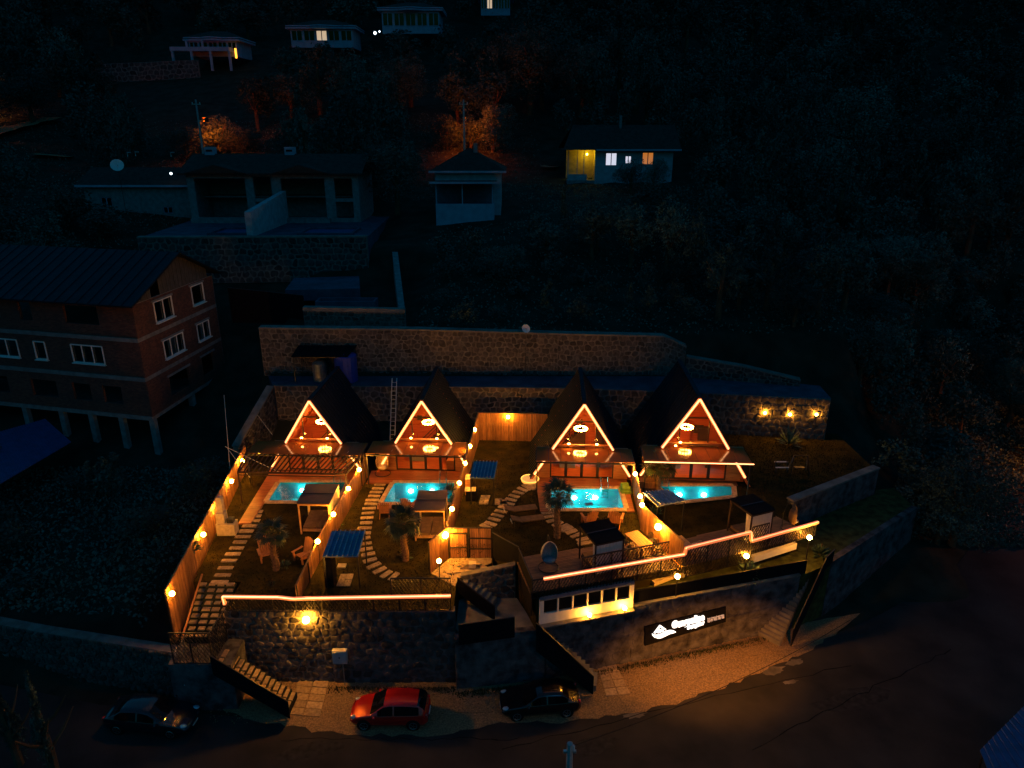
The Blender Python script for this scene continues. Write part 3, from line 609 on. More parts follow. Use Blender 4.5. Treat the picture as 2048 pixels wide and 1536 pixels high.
# bevelled pavement pads
tiles('paved_pad', [Z(672, 1172, 5.06), Z(700, 1172, 5.06), Z(708, 1147, 5.06), Z(681, 1147, 5.06)], 2, 2, 5.06, 'slab', 'grey slab under the blue canopy of the second garden', .05)
tiles('paved_pad', [Z(957, 1008, 6.05), Z(976, 1008, 6.05), Z(981, 990, 6.05), Z(962, 990, 6.05)], 2, 2, 6.05, 'slab', 'square slab beside the sink of the upper lawn', .05)
flat('gate_floor', [(-4.9, 36.5), (-3.9, 38.1), (-1.25, 38.1), (-1.3, 37.6), (-3.2, 36.0), (-3.35, 35.2)], 5.03, 'slab', 'stone floor in front of the entrance gate')
for px, py, w, h, lb in ((935, 1130, .9, .5, 'largest flat flagstone right before the gate door'), (905, 1140, .7, .45, 'flat flagstone left of the largest one at the gate'), (950, 1136, .8, .3, 'narrow flat flagstone under the pale box at the gate')):
    tag(build(MB().prism(blob(Z(px, py, 5), w, h, 9), 5.03, 5.10), 'flagstone', 'slab'), lb, 'flagstone', 'flagstones at the gate')
flat('grass_mound', blob((-1.5, 44.0), .01, .01, 4), 5.9, 'grass')
D.objects.remove(D.objects['grass_mound'], do_unlink=True)

# stepping stones
ORD = 'first second third fourth fifth sixth seventh eighth ninth tenth eleventh twelfth thirteenth fourteenth fifteenth sixteenth seventeenth eighteenth nineteenth twentieth twenty-first'.split()
def path(pts, z, w, dpt, label, group, ang=None):
    for i, (px, py) in enumerate(pts):
        p = Z(px, py, z); nx_ = Z(*pts[min(i + 1, len(pts) - 1)], z); pv = Z(*pts[max(i - 1, 0)], z)
        a = atan2(nx_.y - pv.y, nx_.x - pv.x) + pi / 2 + R.uniform(-.08, .08) if ang is None else ang
        hw = w / 2 * R.uniform(.9, 1.08); hd = dpt / 2 * R.uniform(.85, 1.1)
        q = [(-hw, -hd * .9), (-hw * .9, -hd), (hw * .93, -hd * R.uniform(.85, 1)), (hw, -hd * .8), (hw, hd * .85), (hw * .9, hd), (-hw * .92, hd * R.uniform(.85, 1)), (-hw, hd * .8)]
        me = MB().prism([(x * cos(a) - y * sin(a), x * sin(a) + y * cos(a)) for x, y in q], -.02, .06).mesh('stepping_stone', 'slab')
        o = D.objects.new('stepping_stone', me); COL.objects.link(o); o.location = p
        tag(o, ORD[i] + ' ' + label + ', counted from the far end', 'stepping stone', group)
z4 = lambda l: [(320 + x * .2344, 980 + y * .2344) for x, y in l]
z5 = lambda l: [(600 + x * .2343, 980 + y * .2343) for x, y in l]
z2 = lambda l: [(900 + x * .2344, 720 + y * .2344) for x, y in l]
z1 = lambda l: [(420 + x * .2734, 720 + y * .2734) for x, y in l]
z6 = lambda l: [(1000 + x * .2213, 960 + y * .2213) for x, y in l]
path(z4([(820, 150), (815, 187), (810, 223), (790, 264), (765, 310), (735, 355), (708, 401), (682, 447), (655, 498), (622, 550), (590, 607), (560, 668), (535, 730), (508, 790)]), 5, .95, .36, 'stepping stone of the leftmost path', 'stepping stones of the leftmost path', 0)
path(z1([(1243, 915), (1229, 943), (1215, 970), (1201, 998), (1187, 1028)]) + z5([(605, 122), (590, 160), (580, 200), (572, 240), (565, 283), (552, 328), (545, 372), (545, 415), (553, 462), (562, 508), (582, 553), (598, 603), (630, 648), (680, 688), (735, 722), (800, 742)]), 5, .9, .33, 'stepping stone of the curved second path', 'stepping stones of the curved second path')
path(z2([(757, 1070), (725, 1078), (693, 1085), (655, 1090), (618, 1108), (583, 1135), (548, 1165), (520, 1195), (495, 1228), (465, 1262), (435, 1295), (405, 1330), (378, 1362), (345, 1400), (305, 1425)]), 6, .9, .33, 'stepping stone of the upper lawn path', 'stepping stones of the upper lawn path')
path(z6([(435, 300), (452, 332), (480, 368), (520, 400), (575, 425), (605, 445), (645, 470), (690, 503), (745, 540), (765, 575)]), 6, .9, .33, 'stepping stone beside the third pool', 'stepping stones beside the third pool')
path([(957, 1005), (997, 1004), (1007, 1006)][1:], 6, .5, .8, 'stepping stone leading to the sink canopy', 'stepping stones at the sink', 0)
path(z1([(0, 0)])[:0], 5, 1, 1, '', '')

# ------------------------------------------------------------------ pools
def pool(label, q, zg, lights, lad):
    q = [Vector((p[0], p[1])) for p in q]; ce = sum(q, Vector((0, 0))) / 4; zt = zg + .17
    t = thing('swimming_pool', label, 'pool', (ce.x, ce.y, zg)); zb = zg - 1.25
    return t, q, ce, zt, zb
def carve(slab, q, z0):
    """cut the pool well out of a terrace solid"""
    c = MB().prism([(p[0], p[1]) for p in q], z0, 20); me = c.mesh('cut'); o = D.objects.new('cut', me)
    COL.objects.link(o); md = slab.modifiers.new('b', 'BOOLEAN'); md.object = o; md.operation = 'DIFFERENCE'; md.solver = 'EXACT'
    dg = bpy.context.evaluated_depsgraph_get(); nm = D.meshes.new_from_object(slab.evaluated_get(dg)); slab.modifiers.clear(); slab.data = nm; D.objects.remove(o, do_unlink=True)
POOLS = [
 ('turquoise lit pool of the leftmost garden under the pergola', [(-17.55, 45.1), (-12.55, 45.0), (-12.55, 48.0), (-17.55, 48.0)], 5, [.33], (-13.2, 48.0)),
 ('turquoise lit pool of the second garden with the palm before it', [(-9.25, 44.9), (-4.3, 44.85), (-4.3, 47.9), (-8.9, 47.9)], 5, [.27, .62], (-5.2, 47.9)),
 ('turquoise lit pool of the third garden with two wooden chairs before it', [(2.6, 42.3), (7.6, 42.3), (7.6, 45.1), (2.75, 45.1)], 6, [.35, .66], (6.6, 45.1)),
 ('turquoise lit pool of the rightmost garden with slanting sides', [(11.2, 43.2), (15.45, 44.1), (15.8, 45.5), (10.6, 45.5)], 6, [.28, .62], (11.0, 45.5))]
lowt = D.objects['lower_terrace']; upt = D.objects['upper_terrace']
for i, (lab, q, zg, li, lad) in enumerate(POOLS):
    t, q, ce, zt, zb = pool(lab, q, zg, li, lad)
    carve(lowt if zg == 5 else upt, [ce + (p - ce) * 1.06 for p in q], zb - .3)
    b = MB(); n = 4; vs_ = [(p.x, p.y, zt - .03) for p in q] + [(p.x, p.y, zb) for p in q]
    b.add(vs_, [(0, 4, 5, 1), (1, 5, 6, 2), (2, 6, 7, 3), (3, 7, 4, 0), (4, 7, 6, 5)])
    build(b, 'basin', 'tile', t)
    wz = zt - .13; nn = 14; wv = []; wf = []
    for a in range(nn + 1):
        for c in range(nn + 1):
            p = q[0].lerp(q[1], a / nn).lerp(q[3].lerp(q[2], a / nn), c / nn); wv.append((p.x, p.y, wz + .012 * sin(p.x * 5.1 + p.y * 3) + .01 * sin(p.y * 7 - p.x * 2.3)))
    for a in range(nn):
        for c in range(nn): k = a * (nn + 1) + c; wf.append((k, k + nn + 1, k + nn + 2, k + 1))
    build(MB().add(wv, wf), 'water', 'water', t, smooth=True)
    for k in range(4):                        # coping stones
        a, c = q[k], q[(k + 1) % 4]; L = (c - a).length; d = (c - a) / L; nr = Vector((d.y, -d.x)); m_ = max(2, round((L + .6) / .5)); w = (L + (.3 if k % 2 == 0 else -.0)) / m_
        s0 = -.15 if k % 2 == 0 else 0
        for j in range(m_):
            p0 = a + d * (s0 + j * w + .008); p1 = a + d * (s0 + (j + 1) * w - .008)
            build(MB().prism([p0 - nr * .04, p0 + nr * .32, p1 + nr * .32, p1 - nr * .04], zt - .06, zt + R.uniform(-.004, .004)), 'coping_stone', 'coping', t)
    for s in li:                              # underwater lamps in the rear wall, seen as bright discs
        p = q[3].lerp(q[2], s); build(MB().sph((p.x, p.y - .14, wz - .55), .17, 10, 7, (1.25, .6, 1)), 'pool_light', E_pool, t)
        if i == 2: build(MB().sph((p.x + .08, p.y - 1.5, zb + .12), .16, 10, 7, (1.3, 1.1, .5)), 'pool_light', E_pool, t)  # third pool's floor lamps are added to stand for reflected lamp glare
    lt = thing('pool_ladder', 'chrome pool ladder at the ' + ('first', 'second', 'third', 'fourth')[i] + ' pool counted from the left', 'ladder', (lad[0], lad[1], zt), group='pool ladders')
    for sx in (-.25, .25):
        x = lad[0] + sx; y = lad[1]; build(MB().tube([(x, y + .35, zt), (x, y + .33, zt + .7), (x, y + .2, zt + .85), (x, y + .02, zt + .75), (x, y - .08, zt + .4), (x, y - .08, zt - .8)], .028, 6), 'handrail', 'chrome', lt)
    for k in range(3): build(MB().beam((lad[0] - .25, lad[1] - .08, zt - .2 - .25 * k), (lad[0] + .25, lad[1] - .08, zt - .2 - .25 * k), .06, .03), 'rung', 'chrome', lt)


# ------------------------------------------------------------------ A-frame cabins
YAW = -.05
def cabin(label, x, y, z, led_front=False, mirror=1, desk='stairs', atticlit=False, pxr=(-4, 4)):
    """local frame: origin at the middle of the front, +y towards the back"""
    t = thing('a_frame_cabin', label, 'cabin', (x, y, z), YAW)
    Wd, Hh, L = 3.8, 6.1, 7.2
    def bl(mb, nm, m, par=t, **k): return build(mb, nm, m, par, local=True, **k)
    sl = atan2(Hh, Wd)
    # roof: two slopes, each of separate standing-seam sheets
    for s in (-1, 1):
        n = 15; w = (L + .5) / n; leng = sqrt(Wd * Wd + Hh * Hh) + .25
        dn = Vector((s * Wd, 0, -Hh)).normalized(); nr = Vector((s * Hh, 0, Wd)).normalized()
        top = Vector((0, 0, Hh + .1))
        core = MB(); a = top + Vector((0, -.4, 0)); b = a + dn * leng; off = nr * -.16
        bk = Vector((0, L + .5, 0)); core.add([a, b, b + bk, a + bk, a + off, b + off, b + bk + off, a + bk + off], [(0, 1, 2, 3), (4, 7, 6, 5), (0, 4, 5, 1), (2, 6, 7, 3), (1, 5, 6, 2)])
        rc = bl(core, 'roof_slope', 'inner')
        sm = MB(); o1 = nr * .012; o2 = nr * .085
        p = Vector((0, 0, 0)); q = dn * leng; e = Vector((0, w - .09, 0)); e2 = Vector((0, w - .065, 0)); e3 = Vector((0, w - .02, 0)); e4 = Vector((0, w, 0))
        pr = [(Vector((0, 0, 0)), o1), (e, o1), (e2, o2), (e3, o2), (e4, o1)]
        vs_ = [p + a_ + b_ for a_, b_ in pr] + [q + a_ + b_ for a_, b_ in pr] + [p, p + e4, q + e4, q]
        sm.add(vs_, [(i, i + 1, i + 6, i + 5) for i in range(4)] + [(0, 5, 13, 10), (4, 11, 12, 9), (5, 6, 7, 8, 9, 12, 13)])
        me = sm.mesh('roof_sheet', 'roofm')
        for k in range(n):
            o = D.objects.new('roof_sheet', me); COL.objects.link(o); o.parent = rc; o.location = top + Vector((0, -.4 + k * w, 0))
    bl(MB().beam((0, -.42, Hh + .14), (0, L + .12, Hh + .14), .3, .07), 'ridge_cap', 'roofm')
    # floors and end wall
    bl(MB().bb(-3.55, 3.55, .1, L, .02, .14), 'ground_floor', 'deck'); bl(MB().bb(-2.2, 2.2, 4.5, L - .6, 2.50, 2.62), 'upper_floor', 'inner')
    bwl = MB(); yb = L - .5; yw = 4.6
    bwl.add([(-3.7, yb, 0), (3.7, yb, 0), (0, yb, Hh), (-3.7, yb + .12, 0), (3.7, yb + .12, 0), (0, yb + .12, Hh)], [(0, 1, 2), (5, 4, 3), (0, 3, 4, 1), (1, 4, 5, 2), (2, 5, 3, 0)]); bl(bwl, 'rear_wall', 'inner')
    bk = bl(MB().add([(-3.6, yw, .14), (3.6, yw, .14), (0, yw, Hh - .05)], [(0, 1, 2)]), 'inner_wall', 'inner')
    for k in range(13):                        # wall planks
        zz = .3 + k * .42; hw = Wd * (1 - zz / Hh) - .1
        if hw > .1: bl(MB().bb(-hw, hw, yw - .025, yw - .002, zz, zz + .37), 'wall_plank', 'inner', bk)
    # front glazing, upper
    yf = .22; z0 = 2.62; hwb = Wd * (1 - z0 / Hh) - .12
    fr = MB()
    for s in (-1, 1): fr.beam((s * (Wd - .12), yf, .1), (0, yf, Hh - .12), .12, .1, up=(0, 1, 0))
    zc = 4.55; hc = Wd * (1 - zc / Hh) - .12; fr.beam((-hc, yf, zc), (hc, yf, zc), .09); fr.beam((-hwb, yf, z0 + .05), (hwb, yf, z0 + .05), .1)
    for s in (-1, 1): xx = .95 * s; fr.beam((xx, yf, z0), (xx, yf, min(zc, Hh * (1 - (abs(xx) + .1) / Wd))), .07)
    bl(fr, 'window_frame', 'darkmetal')
    gl = ([(-hwb, z0 + .1), (-1.0, z0 + .1), (-1.0, 4.15)], [(-.9, z0 + .1), (.9, z0 + .1), (.9, 4.4), (-.9, 4.4)], [(1.0, z0 + .1), (hwb, z0 + .1), (1.0, 4.15)], [(-hc, zc + .06), (hc, zc + .06), (0, Hh - .25)])
    for g_ in gl: bl(MB().add([(px_, yf, pz_) for px_, pz_ in g_], [tuple(range(len(g_)))]), 'pane', 'glass')
    bl(MB().bb(-2.15, 2.15, -.02, .16, 2.66, 2.80), 'sill_board', 'cladding')
    # ground floor front wall of horizontal cladding with a four leaf sliding door
    for s in (-1, 1):
        for k in range(12):
            bl(MB().bb(min(s * 2.34, s * 3.3), max(s * 2.34, s * 3.3), .0, .06 + R.uniform(0, .012), .15 + k * .195, .15 + (k + 1) * .195 - .014), 'cladding_board', 'cladding')
        bl(MB().bb(min(s * 2.34, s * 3.3), max(s * 2.34, s * 3.3), .075, .3, .1, 2.5), 'side_wall', 'cladding')
    for k in range(4):
        x0 = -2.32 + k * 1.16; x1 = x0 + 1.16; f = MB()
        for q in (((x0 + .05, .12), (x0 + .05, 2.45)), ((x1 - .05, .12), (x1 - .05, 2.45))): f.beam((q[0][0], .1, q[0][1]), (q[1][0], .1, q[1][1]), .1, .06)
        f.beam((x0, .1, .17), (x1, .1, .17), .06, .1); f.beam((x0, .1, 2.42), (x1, .1, 2.42), .06, .1)
        do = bl(f, 'sliding_door', 'darkmetal'); bl(MB().add([(x0 + .1, .1, .2), (x1 - .1, .1, .2), (x1 - .1, .1, 2.4), (x0 + .1, .1, 2.4)], [(0, 1, 2, 3)]), 'pane', 'glass', do)
    # porch roof of glossy sheets on a metal frame, real posts
    nP = 8; x0, x1p = pxr; wP = (x1p - x0) / nP
    for k in range(nP):
        bl(MB().box((x0 + (k + .5) * wP, -1.18, 2.60), (wP - .03, 2.32, .035), 0, -.022), 'porch_sheet', 'porch')
    pf = MB(); pf.beam((x0, -2.33, 2.50), (x1p, -2.33, 2.50), .08, .1); pf.beam((x0, -.06, 2.53), (x1p, -.06, 2.53), .06, .06)
    for k in range(nP + 1): pf.beam((x0 + k * wP, -2.3, 2.53), (x0 + k * wP, -.04, 2.545), .05, .05)
    bl(pf, 'porch_frame', 'darkmetal')
    for xx in (x0 + .06, x1p - .06): bl(MB().beam((xx, -2.33, .1), (xx, -2.33, 2.5), .08), 'porch_post', 'darkmetal')
    # light line round the gable: bright core, its orange halo painted as a glowing bar
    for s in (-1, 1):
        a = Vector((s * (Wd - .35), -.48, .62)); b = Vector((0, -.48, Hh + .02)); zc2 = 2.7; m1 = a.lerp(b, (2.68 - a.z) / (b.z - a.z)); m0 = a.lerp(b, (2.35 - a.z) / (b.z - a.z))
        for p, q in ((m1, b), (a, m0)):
            bl(MB().beam(p, q, .20, .09, up=(0, 1, 0)), 'light_halo', E_halo); bl(MB().beam(p + Vector((0, -.06, 0)), q + Vector((0, -.06, .02)), .05, .04, up=(0, 1, 0)), 'light_line', E_led)
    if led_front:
        bl(MB().beam((x0 - .05, -2.42, 2.56), (x1p + .1, -2.42, 2.56), .06, .07), 'light_halo', E_halo); bl(MB().beam((x0 - .05, -2.46, 2.57), (x1p + .1, -2.46, 2.57), .03, .035), 'light_line', E_led)
    # inside: stair flight, cupboards, pictures
    st = MB()
    sx0 = {1: -.9, -1: -2.0}[mirror] if desk == 'stairs' else -1.9
    for k in range(11): st.bb(sx0 + k * .22, sx0 + (k + 1) * .22, 3.75, 4.4, .14, .14 + (k + 1) * .22)
    bl(st, 'inner_stairs', 'rust' if desk == 'stairs' else 'inner')
    hr = MB(); hr.beam((sx0, 3.7, 1.1), (sx0 + 2.1, 3.7, 3.3), .07); hr.beam((sx0, 3.7, .8), (sx0 + 2.1, 3.7, 3.0), .04)
    hr.beam((sx0, 3.7, .14), (sx0, 3.7, 1.1), .05); hr.beam((sx0 + 2.1, 3.7, 2.4), (sx0 + 2.1, 3.7, 3.3), .05); bl(hr, 'stair_rail', 'darkmetal')
    if desk != 'stairs': bl(MB().bb(.6, 2.4, 3.4, 4.0, .14, 1.1), 'counter', 'rust'); bl(MB().bb(.5, 2.5, 3.3, 4.1, 1.1, 1.16), 'worktop', 'innery'); bl(MB().bb(.9, 1.6, 4.45, 4.56, 1.6, 2.2), 'picture', 'rust')
    if atticlit:
        bl(MB().bb(-.55, .55, 2.6, 2.7, 4.6, 4.95), 'loft_rail', 'innery')
        bl(MB().add([(-.78, 3.9, 4.55), (.78, 3.9, 4.55), (0, 3.9, 5.75)], [(0, 1, 2)]), 'loft_wall', 'innery')
        bl(MB().sph((.05, 3.0, 5.35), .12, 8, 6), 'loft_bulb', E_ch)
    bl(MB().bb(-1.35, -.95, 4.48, 4.56, 2.5, 2.9), 'picture', 'darkmetal'); bl(MB().bb(1.25, 1.95, 4.4, 4.55, .14, 2.1), 'inner_door', 'rust'); bl(MB().bb(-1.6, -.4, 1.6, 2.3, .14, .9), 'sofa', 'cushion'); bl(MB().bb(.9, 2.0, 1.5, 2.3, .8, .86), 'table_top', 'darkmetal'); bl(MB().bb(1.35, 1.5, 1.8, 1.95, .14, .8), 'table_leg', 'darkmetal')
    return t
CAB = [('leftmost A-frame cabin with glowing gable behind the pergola', -15.15, 49.95, 5, False, 1, 'stairs', False, (-4.5, 4.1)),
       ('second A-frame cabin from the left with stair silhouette in its gable', -6.74, 49.9, 5, False, 1, 'stairs', False, (-4.0, 3.35)),
       ('third A-frame cabin with pale lit loft and yellow ring chandelier', 5.1, 46.7, 6, False, -1, 'stairs', True, (-3.3, 3.5)),
       ('rightmost A-frame cabin with a glowing line along its porch front', 13.0, 46.25, 6.12, True, -1, 'desk', False, (-3.5, 3.2))]
def w(o, x, y, z): return o.matrix_basis @ Vector((x, y, z))
for i, c in enumerate(CAB):
    o = cabin(*c); o.rotation_euler = (0, 0, YAW); o.scale = (1.08,) * 3 if i == 3 else (1, 1, 1); mw = Matrix.Translation(o.location) @ Matrix.Rotation(YAW, 4, 'Z')
    nth = ('first', 'second', 'third', 'fourth')[i]
    cc = mw @ Vector(((.25, .15, -.1, -.35)[i], 1.3, (3.75, 3.7, 3.55, 3.75)[i])); ch = thing('chandelier', f'glowing ring chandelier hanging inside the {nth} cabin from the left', 'chandelier', cc, group='cabin chandeliers')
    for k in range(12):
        a = 2 * pi * k / 12; build(MB().sph((cc.x + .42 * cos(a), cc.y + .42 * sin(a), cc.z), .085, 6, 4), 'bulb', E_ch, ch)
    build(MB().tube([(cc.x + .42 * cos(2 * pi * k / 16), cc.y + .42 * sin(2 * pi * k / 16), cc.z + .08) for k in range(17)], .02, 5), 'ring', 'chrome', ch)
    build(MB().tube([(cc.x, cc.y, cc.z + .1), (cc.x, cc.y, cc.z + .75)], .012, 5), 'cord', 'cable', ch)
    dw = mw @ Vector((.8 if i == 2 else -.9, 1.9, 1.9)); dl_ = thing('pendant_lamp', f'dim pendant lamp behind the sliding doors of the {nth} cabin from the left', 'lamp', dw, group='pendant lamps indoors')
    build(MB().sph(dw, .09, 8, 6), 'bulb', E_ch, dl_); build(MB().tube([dw + Vector((0, 0, .08)), dw + Vector((0, 0, .55))], .01, 5), 'cord', 'cable', dl_)
    for s in ((-1.0, 1.0) if i != 3 else (-1.0,)):
        p = mw @ Vector((s, -.12, 2.83 + (.2 if i == 3 else 0))); sp = thing('spot_lamp', f'small {"left" if s < 0 else "right"} spot lamp on the gable sill of the {nth} cabin', 'lamp', p)
        build(MB().tube([p, p + Vector((0, 0, .08))], .05, 8), 'housing', 'darkmetal', sp); build(MB().sph(p + Vector((0, -.06, .14)), .08, 8, 6, (1.3, 1, .7)), 'bulb', E_small, sp)

# ------------------------------------------------------------------ globe lamps
def globe_lamp(label, p, down=False, post=0, r=.14, group='globe lamps on the fences', side=(0, 0)):
    t = thing('globe_lamp' if not post else 'lamp_post', label, 'lamp', (p[0], p[1], p[2] - (post or .3)), group=group)
    p = Vector(p)
    if post: build(MB().beam((p.x, p.y, p.z - post), (p.x, p.y, p.z - .12), .06), 'post', 'darkmetal', t)
    else: build(MB().tube([(p.x + side[0], p.y + side[1], p.z - .25), (p.x + side[0], p.y + side[1], p.z + .15), (p.x, p.y, p.z + .22)], .02, 5), 'bracket', 'darkmetal', t)
    build(MB().tube([(p.x, p.y, p.z - .17), (p.x, p.y, p.z - .10)], .07, 8), 'collar', 'darkmetal', t)
    build(MB().sph(p, r, 10, 8), 'globe', E_globe, t, smooth=True); return t
def fl(px, py, a, b, off):
    """lamp on a fence a->b : the point of that fence seen at column px/row py"""
    best = None
    for k in range(401):
        s = k / 400; x = a[0] + (b[0] - a[0]) * s; y = a[1] + (b[1] - a[1]) * s; q = proj((x + off[0], y + off[1], a[2] + (b[2] - a[2]) * s)); e = (q[1] - py) ** 2 + .3 * (q[0] - px) ** 2
        if best is None or e < best[0]: best = (e, x + off[0], y + off[1], a[2] + (b[2] - a[2]) * s)
    return best[1:]
for i, (px, py) in enumerate([(490, 922), (461, 962), (430, 1012), (397, 1068), (345, 1187)]):
    globe_lamp(f'lamp on the long left fence, {("farthest", "second farthest", "middle", "second nearest", "nearest")[i]} of its five', fl(px, py, (-18.75, 32.3, 6.65), (-21.0, 50.8, 6.65), (.32, 0)), side=(-.25, 0))
for i, (px, py) in enumerate([(722, 940), (702, 978), (673, 1030), (637, 1083)]):
    globe_lamp(f'lamp on the fence between the first and second pools, {("farthest", "second farthest", "second nearest", "nearest")[i]} of its four', fl(px, py, (-12.1, 35.5, 6.75), (-11.15, 49.3, 6.9), (.18, 0)), side=(-.15, 0))
for i, (px, py) in enumerate([(955, 860), (948, 893), (933, 927), (925, 967), (908, 1018)]):
    globe_lamp(f'lamp on the fence left of the upper lawn, {("farthest", "second farthest", "middle", "second nearest", "nearest")[i]} of its five', fl(px, py, (-4.0, 38.6, 7.4), (-2.75, 53.7, 8.3), (.05, 0)), side=(-.02, 0))
globe_lamp('single lamp on the rear fence of the upper lawn', YP(1016, 834, 53.2), side=(0, .25))
for i, (px, py) in enumerate([(1267, 948), (1276, 993), (1281, 1022)]):
    globe_lamp(f'lamp on the fence right of the third pool, {("farthest", "middle", "nearest")[i]} of its three', fl(px, py, (8.35, 39.6, 7.95), (8.75, 47, 8.1), (-.12, 0)), side=(.1, 0))
globe_lamp('wide lamp on the slanting fence above the dining deck', Vector(fl(1322, 1052, (8.3, 39.9, 7.6), (10, 35.6, 7.6), (-.3, -.12))), side=(.25, .1), r=.2)
globe_lamp('bright lamp in the corner left of the entrance gate', (-4.1, 37.85, 6.85), side=(0, .2), r=.2)
globe_lamp('lamp on a thin post at the foot of the gate fence', YP(878, 1122, 35.0), post=1.4, r=.13, group=None)
globe_lamp('wall lamp on the front stone wall under the left glowing rail', YP(612, 1240, 32.6), side=(0, .3), r=.2)
for i, (px, py, Y_) in enumerate([(1355, 1153, 35.4), (1493, 1112, 36.9), (1619, 1075, 38.4)]):
    p = YP(px, py, Y_); globe_lamp(f'lamp post on the planted ledge, {("leftmost", "middle", "rightmost")[i]} of three', p, post=p.z - 4.1, r=.15, group='lamp posts on the ledge')
for i, (px, py) in enumerate([(1530, 826), (1580, 829), (1633, 829)]):
    p = YP(px, py, 54.35 - i * .28); globe_lamp(f'lamp on the rear stone wall right of the cabins, {("leftmost", "middle", "rightmost")[i]} of three', p, r=.105, side=(0, .3), group='three lamps on the rear wall')

# ------------------------------------------------------------------ lace railings and light lines
def lace_mesh(wd, h):
    b = MB(); p = .17; t = .032
    b.beam((0, 0, .02), (wd, 0, .02), .03, .04); b.beam((0, 0, h - .02), (wd, 0, h - .02), .03, .04); b.beam((.02, 0, 0), (.02, 0, h), .03, .04, up=(0, 1, 0)); b.beam((wd - .02, 0, 0), (wd - .02, 0, h), .03, .04, up=(0, 1, 0))
    k = 1
    while k * p * 2 < wd: b.beam((k * p * 2, 0, 0), (k * p * 2, 0, h), .012, t, up=(0, 1, 0)); k += 1
    for sg in (1, -1):
        c = -h / 1.732
        while c < wd + h / 1.732:
            x0, z0, x1, z1_ = (c, 0, c + h / 1.732, h) if sg > 0 else (c + h / 1.732, 0, c, h)
            f0 = 0; f1 = 1
            if x0 != x1:
                ta, tb = (0 - x0) / (x1 - x0), (wd - x0) / (x1 - x0); f0 = max(0, min(ta, tb)); f1 = min(1, max(ta, tb))
            if f1 - f0 > .05: b.beam((x0 + (x1 - x0) * f0, .004 * sg, z0 + h * f0), (x0 + (x1 - x0) * f1, .004 * sg, z0 + h * f1), .012, t * 1.6, up=(0, 1, 0))
            c += p * 1.16
    return b.mesh('lace_panel', 'darkmetal')
LM = {}
def railing(label, pts, z0, h, pw=1.5, slopes=None, cat='railing'):
    t = thing('lace_railing', label, cat, (pts[0][0], pts[0][1], z0))
    for i in range(len(pts) - 1):
        a = Vector(pts[i][:2]); b = Vector(pts[i + 1][:2]); L = (b - a).length; n = max(1, round(L / pw)); wv = L / n; ang = atan2(b.y - a.y, b.x - a.x)
        k_ = (round(wv, 1), round(h, 2))
        if k_ not in LM: LM[k_] = lace_mesh(k_[0], k_[1])
        for k in range(n):
            p = a.lerp(b, k / n); place('lace_panel', LM[k_], t, (p.x, p.y, z0), ang, (wv / k_[0], 1, 1))
            build(MB().beam((p.x, p.y, z0), (p.x, p.y, z0 + h), .05), 'post', 'darkmetal', t)
        build(MB().beam((a.x, a.y, z0 + h + .02), (b.x, b.y, z0 + h + .02), .06, .04), 'top_rail', 'darkmetal', t)
    return t
railing('patterned black railing along the front of the two left gardens', [(-15.95, 33.0), (-12.0, 32.85), (-3.4, 33.05)], 5.0, .92)
railing('higher patterned black screen at the right end of the left railing', [(-6.75, 33.4), (-3.4, 33.4)], 5.6, 1.25, 1.7)
railing('patterned black railing below the dining deck edge above the glass room', [(1.1, 33.0), (7.2, 34.7), (10.05, 35.5)], 5.75, 1.25)
railing('higher patterned screen behind the glowing rail at the dining table', [(3.95, 34.2), (9.2, 35.85)], 6.9, .75, 1.6)
railing('tall patterned railing along the middle of the right deck edge', [(10.1, 35.45), (14.4, 37.1)], 5.45, 2.0)
railing('patterned railing at the right end of the deck edge', [(14.45, 37.0), (19.25, 39.15)], 6.0, .95)
railing('small patterned screen before the white curtained gazebo', [(14.5, 37.25), (15.7, 37.75)], 6.9, .85, 1.2)
railing('patterned black railing at the foot of the garden stairs', [(-18.3, 31.0), (-16.2, 31.0)], 3.1, 2.0, 1.1)
railing('patterned railing on the right side of the garden stairs', [(-16.2, 31.05), (-16.15, 32.9)], 3.1, 1.9, 1.0)
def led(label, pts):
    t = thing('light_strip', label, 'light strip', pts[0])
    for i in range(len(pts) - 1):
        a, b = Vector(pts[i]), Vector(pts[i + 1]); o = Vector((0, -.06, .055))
        build(MB().beam(a, b, .15, .15), 'light_halo', E_halo, t); build(MB().beam(a + o, b + o, .036, .04), 'light_line', E_led, t)  # wide orange bar stands in for the halo around the line
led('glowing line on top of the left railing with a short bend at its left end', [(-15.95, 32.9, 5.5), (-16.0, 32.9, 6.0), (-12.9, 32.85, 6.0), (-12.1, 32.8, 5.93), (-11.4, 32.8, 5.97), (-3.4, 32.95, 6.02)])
led('glowing line along the right deck edge with two steps', [(1.75, 33.1, 7.03), (10.05, 35.45, 7.05), (10.08, 35.4, 7.5), (14.35, 37.05, 7.55), (14.42, 36.95, 6.98), (19.3, 39.1, 7.0)])

